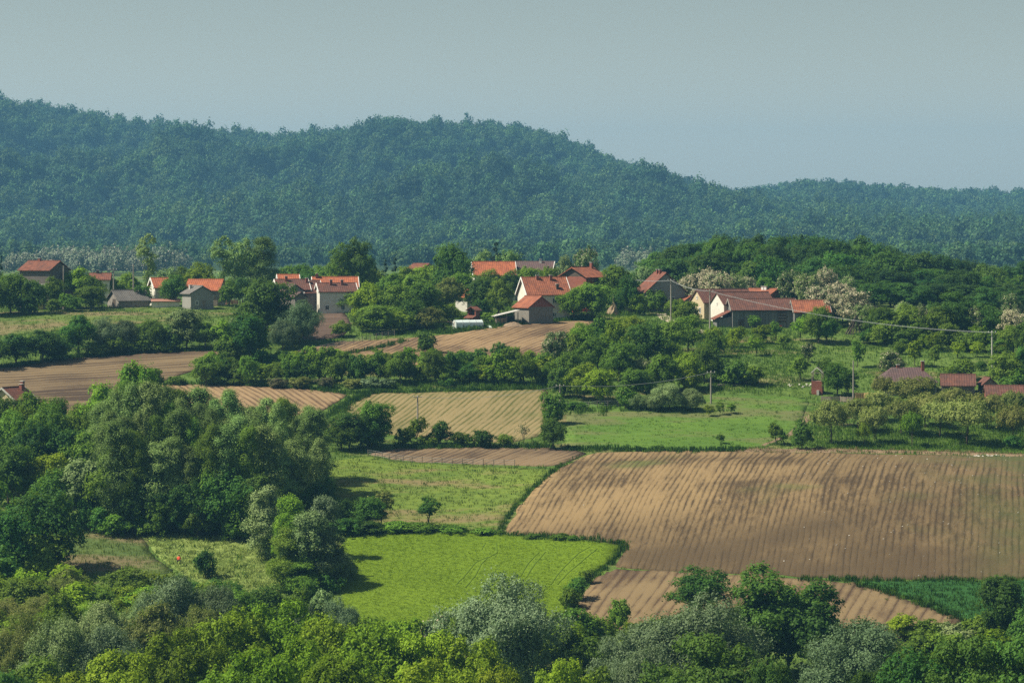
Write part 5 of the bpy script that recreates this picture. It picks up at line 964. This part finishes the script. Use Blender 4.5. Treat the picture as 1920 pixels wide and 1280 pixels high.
# fences
def fence(name, label, pp, n, h, kindf='wire', mat='old_wood'):
    H = []
    for i in range(n):
        t = i / (n - 1) * (len(pp) - 1); k = min(int(t), len(pp) - 2); f = t - k; H.append(hit(pp[k][0] + (pp[k + 1][0] - pp[k][0]) * f, pp[k][1] + (pp[k + 1][1] - pp[k][1]) * f))
    o = H[0]; T = thing(name, label, 'fence', tuple(o)); r = random.Random(n)
    for q in H: MB().tube([q - o + Vector((0, 0, -.3)), q - o + Vector((r.uniform(-.05, .05), 0, h * r.uniform(.9, 1.1)))], .06, 5).build('post', mat, T)
    for z in ((.35, .65, .95) if kindf == 'wire' else (.3, .8)): MB().tube([q - o + Vector((0, 0, h * z)) for q in H], .018 if kindf == 'wire' else .05, 4).build('wire' if kindf == 'wire' else 'rail', 'wire' if kindf == 'wire' else mat, T)
    if kindf == 'board':
        for a, b in zip(H, H[1:]):
            L = (b - a).length; k = max(2, int(L / .28))
            for j in range(k): q = a.lerp(b, (j + .5) / k) - o; MB().box((q.x, q.y - .06, h * .48), (.22, .03, h * r.uniform(.85, 1.05)), math.atan2((b - a).y, (b - a).x)).build('board', mat, T)
fence('wire_fence', 'wire fence with thin posts below the narrow ploughed strip', [(690, 856), (760, 868), (860, 873), (965, 875)], 17, 1.1)
fence('wire_fence', 'wire fence on the green meadow left of the pale willows', [(1066, 768), (1110, 765), (1180, 762)], 8, 1.2)
fence('wire_fence', 'wire fence above the ploughed field on the hill', [(560, 668), (620, 655), (690, 640), (740, 630)], 14, 1.2)
fence('board_fence', 'grey board fence beside the farm lane', [(1172, 585), (1205, 584), (1232, 585)], 5, 1.0, 'board', 'grey_boards')
fence('board_fence', 'weathered board fence beside the brick tower', [(1540, 753), (1575, 754), (1600, 757)], 5, 1.0, 'board', 'old_wood')
fence('board_fence', 'short brown fence by the yard of the hip-roofed house', [(1604, 748), (1628, 748), (1650, 756)], 4, 1.2, 'board', 'timber')
fence('picket_fence', 'dark paling in the hedge above the dark ploughed field', [(395, 656), (420, 655), (440, 653)], 4, 1.1, 'board', 'dry_brush')
fence('picket_fence', 'dark red fence right of the orange-roofed house', [(414, 571), (430, 571), (446, 570)], 4, 1.1, 'board', 'rust_sheet')

# person crouching in the hay meadow, back to the camera
p = hit(335, 1058); T = thing('person', 'person in orange-red shirt, dark trousers and cap crouching in the hay meadow', 'person', (p.x, p.y, p.z + .08))
J = dict(pelvis=(0, 0, .42, .155), waist=(0, .06, .60, .15), chest=(0, .16, .82, .175), neck=(0, .24, 1.0, .065), head=(0, .28, 1.13, .10), crown=(0, .29, 1.23, .075), shl=(-.19, .2, .93, .075), shr=(.19, .2, .93, .075), ell=(-.30, .36, .72, .05), elr=(.30, .36, .72, .05), hal=(-.22, .56, .52, .04), har=(.22, .56, .52, .04),
         hipl=(-.12, .02, .40, .12), hipr=(.12, .02, .40, .12), knl=(-.24, .42, .44, .085), knr=(.24, .40, .40, .085), anl=(-.22, .20, .08, .055), anr=(.22, .18, .06, .055), tol=(-.24, .42, .04, .045), tor=(.24, .40, .03, .045))
E = [('pelvis', 'waist'), ('waist', 'chest'), ('chest', 'neck'), ('neck', 'head'), ('head', 'crown'), ('chest', 'shl'), ('chest', 'shr'), ('shl', 'ell'), ('shr', 'elr'), ('ell', 'hal'), ('elr', 'har'), ('pelvis', 'hipl'), ('pelvis', 'hipr'), ('hipl', 'knl'), ('hipr', 'knr'), ('knl', 'anl'), ('knr', 'anr'), ('anl', 'tol'), ('anr', 'tor')]
for s, hn in ((-1, 'hal'), (1, 'har')):                         # five fingers each
    hx = Vector(J[hn][:3])
    for i in range(5):
        d = Vector(((i - 2) * .022 if i else -s * .05, .05 if i else .02, -.02)); q = hx + d; J[hn + str(i)] = (*q, .013); J[hn + str(i) + 't'] = (*(q + Vector((0, .045 if i else .02, -.045))), .009); E += [(hn, hn + str(i)), (hn + str(i), hn + str(i) + 't')]
keys = list(J); m = bpy.data.meshes.new('body'); m.from_pydata([J[k][:3] for k in keys], [(keys.index(a), keys.index(b)) for a, b in E], []); m.update()
bo = link('body', m, T); sk = bo.modifiers.new('skin', 'SKIN')
for i, k in enumerate(keys): m.skin_vertices[0].data[i].radius = (J[k][3],) * 2; m.skin_vertices[0].data[i].use_root = (k == 'pelvis')
bo.modifiers.new('sub', 'SUBSURF').levels = 2
dg = bpy.context.evaluated_depsgraph_get(); m2 = bpy.data.meshes.new_from_object(bo.evaluated_get(dg)); bo.modifiers.clear(); bo.data = m2; m2.materials.clear()
for q in ('shirt', 'trousers', 'skin'): m2.materials.append(MATS[q])
for f in m2.polygons:
    c = f.center; up = c.z > .56 and c.y < .36 + (c.z - .7) * .2 or (c.z > .66 and abs(c.x) > .2)
    f.material_index = 2 if (c.z > 1.02 or (c.y > .44 and c.z > .46 and abs(c.x) < .36 and c.z < .64)) else (0 if c.z > .60 or (up and c.y < .3) else 1); f.use_smooth = True
cap = MB(); [cap.v.append((0.115 * math.cos(a) * k, .29 + .125 * math.sin(a) * k, z)) for k, z in ((1, 1.15), (1.02, 1.19), (.8, 1.26), (.35, 1.29)) for a in np.linspace(0, 6.283, 13)[:-1]]
for i in range(3):
    for j in range(12): cap.f.append((i * 12 + j, i * 12 + (j + 1) % 12, (i + 1) * 12 + (j + 1) % 12, (i + 1) * 12 + j))
cap.f.append(tuple(range(36, 48))); cap.build('cap', 'trousers', T)

# ------------------------------------------------------------------ grass, crops, stones
TR = [[(910, 1022), (902, 1035), (915, 1048), (890, 1060), (870, 1085), (855, 1100)], [(930, 1022), (932, 1040), (912, 1052), (902, 1062), (890, 1085), (872, 1105)], [(1105, 1030), (1080, 1045), (1050, 1075), (1032, 1100)], [(1120, 1033), (1098, 1050), (1068, 1075), (1045, 1100)], [(1010, 1040), (990, 1060), (975, 1085)], [(1022, 1040), (1002, 1062), (985, 1088)], [(960, 1018), (1010, 1022), (1022, 1036)]]
def off_tracks(P, d):
    keep = np.ones(len(P), bool)
    for tr in TR:
        H = [hit(*q) for q in tr]
        for a, b in zip(H, H[1:]):
            v = np.array([b.x - a.x, b.y - a.y]); t = np.clip(((P[:, 0] - a.x) * v[0] + (P[:, 1] - a.y) * v[1]) / (v @ v + 1e-9), 0, 1)
            keep &= np.hypot(P[:, 0] - a.x - t * v[0], P[:, 1] - a.y - t * v[1]) > d
    return P[keep]
grassy('crop_blades', off_tracks(jit(FIELDS['green_crop_field'], .42, 31), .26), 'blade_crop', .17, 12, .36, .04, 31, .285, .6, 1.2, 1.2)
for tr in TR: ribbon('wheel_track', tr, .55, 'track_crop', .36)
grassy('meadow_tufts', jit(FIELDS['flowering_meadow'], .95, 32, .8), 'blade_meadow', .30, 12, .5, .08, 32)
grassy('green_meadow_tufts', jit(FIELDS['middle_meadow'], 1.0, 33, .6), 'blade_green', .24, 12, .5, .06, 33)
grassy('hay_swaths', jit(FIELDS['mown_hay_meadow'], .75, 34, .8), 'blade_hay', .34, 14, .6, .10, 34, .06, .4, 1.6, 1.6)
grassy('hay_meadow_clumps', jit(FIELDS['mown_hay_meadow'], 1.7, 35, .7), 'blade_green', .55, 14, .5, .10, 35, .06, .4, 1.3)
grassy('reddish_tufts', jit(FIELDS['reddish_meadow'], .9, 36, .8), 'blade_meadow', .40, 12, .5, .07, 36)
grassy('upper_meadow_tufts', jit(FIELDS['upper_meadow'], 1.2, 37, .7), 'blade_green', .35, 10, .6, .09, 37)
grassy('orchard_tufts', np.concatenate([jit(FIELDS['orchard_meadow'], 1.1, 38, .7), jit(world_poly([(1500, 800), (1920, 800), (2000, 848), (1480, 842)]), .9, 39), jit(world_poly([(1300, 620), (1500, 620), (1520, 730), (1340, 740)]), 1.2, 40)]), 'blade_green', .42, 12, .6, .09, 38)
U = np.concatenate([jit([(-118, 520), (118, 520), (140, 705), (-140, 705)], 1.15, 46, .8), jit([(-60, 404), (60, 404), (75, 520), (-75, 520)], 1.2, 47, .7)])
for nme, ply in FIELDS.items(): U = U[~inside(U, ply)]
grassy('rough_grass', U, 'blade_green', .40, 12, .6, .08, 48)
grassy('dark_crop_blades', jit(FIELDS['dark_green_crop'], .8, 41), 'blade_dark', .45, 14, .5, .09, 41, .15)
VER = [([(1175, 1022), (1150, 1052), (1110, 1082), (1084, 1104), (1064, 1148)], 1.0), ([(640, 1012), (720, 1001), (860, 999), (1000, 1007), (1100, 1015), (1176, 1022)], 1.5), ([(938, 999), (962, 955), (1000, 918), (1046, 878), (1060, 872)], .45), ([(620, 786), (645, 763), (690, 738)], 2.2), ([(660, 738), (850, 733), (1030, 729)], 2.0), ([(290, 721), (430, 720), (560, 727), (660, 738)], 1.8), ([(1060, 843), (1200, 846), (1400, 845)], 2.4), ([(740, 838), (900, 838), (1040, 838)], 2.0),
       ([(0, 690), (150, 670), (300, 660), (435, 656)], 1.4), ([(700, 628), (850, 624), (930, 612), (1040, 602), (1125, 599)], 2.2), ([(1600, 1092), (1720, 1128), (1825, 1170)], 1.6), ([(1500, 1086), (1700, 1091), (1930, 1090)], 1.0), ([(640, 668), (700, 655), (760, 640)], 1.6)]
grassy('verge_grass', np.concatenate([along(pp, w, 3.2, 50 + i) for i, (pp, w) in enumerate(VER)]), 'blade_dark', .62, 14, .4, .09, 42, 0, .5, 1.4)
grassy('verge_bright_grass', np.concatenate([along(pp, w * 1.3, 1.4, 80 + i) for i, (pp, w) in enumerate(VER)]), 'blade_green', .55, 14, .4, .08, 43, 0, .5, 1.3)
grassy('dry_verge_grass', along([(1380, 846), (1500, 845), (1700, 848), (1930, 855)], 3.0, 2.0, 60), 'blade_dry', .35, 12, .5, .07, 44, .1)
grassy('rank_grass', np.concatenate([along([(600, 722), (760, 724), (900, 722), (1030, 722)], 5, 1.2, 61), along([(1040, 600), (1120, 592), (1200, 590)], 4, 1.5, 62), along([(800, 622), (850, 622), (925, 614)], 2.5, 2, 63), along([(1060, 772), (1180, 768), (1320, 770)], 4, 1.2, 64)]), 'blade_green', .7, 14, .5, .09, 45)
rs = np.random.RandomState(12); Sx = jit(FIELDS['ploughed_field'], 2.2, 70); cxp = CX + F * Sx[:, 0] / Sx[:, 1]; Sx = Sx[rs.uniform(size=len(Sx)) < np.clip((cxp - 1350) / 1500, .01, .22)]
src = []
for v in range(3):
    bm = bmesh.new(); bmesh.ops.create_icosphere(bm, subdivisions=1, radius=.10)
    for q in bm.verts: q.co *= rs.uniform(.7, 1.2); q.co.z *= .6
    m = bpy.data.meshes.new('field_stone'); bm.to_mesh(m); bm.free(); m.materials.append(MATS['stone']); src.append(free('field_stone', m))
k = len(Sx); s = rs.uniform(.4, 1.3, k); gn_scatter('field_stones', src, np.c_[Sx, ground(Sx[:, 0], Sx[:, 1]) + .14], rs.uniform(0, 6, k), np.stack([s, s, s], 1), rs.randint(0, 3, k))

# ------------------------------------------------------------------ haze: one box of even air round camera and scene
hz = MB().box((0, 3400, 80), (5800, 8400, 320)).build('haze', None); hz['kind'] = 'stuff'
k = N('haze_air'); pv = k.n('VolumePrincipled'); pv.inputs['Color'].default_value = (.20, .50, .82, 1); pv.inputs['Density'].default_value = .000112; pv.inputs['Anisotropy'].default_value = .15
k.l(pv.outputs[0], k.out.inputs['Volume']); hz.data.materials.append(k.m)
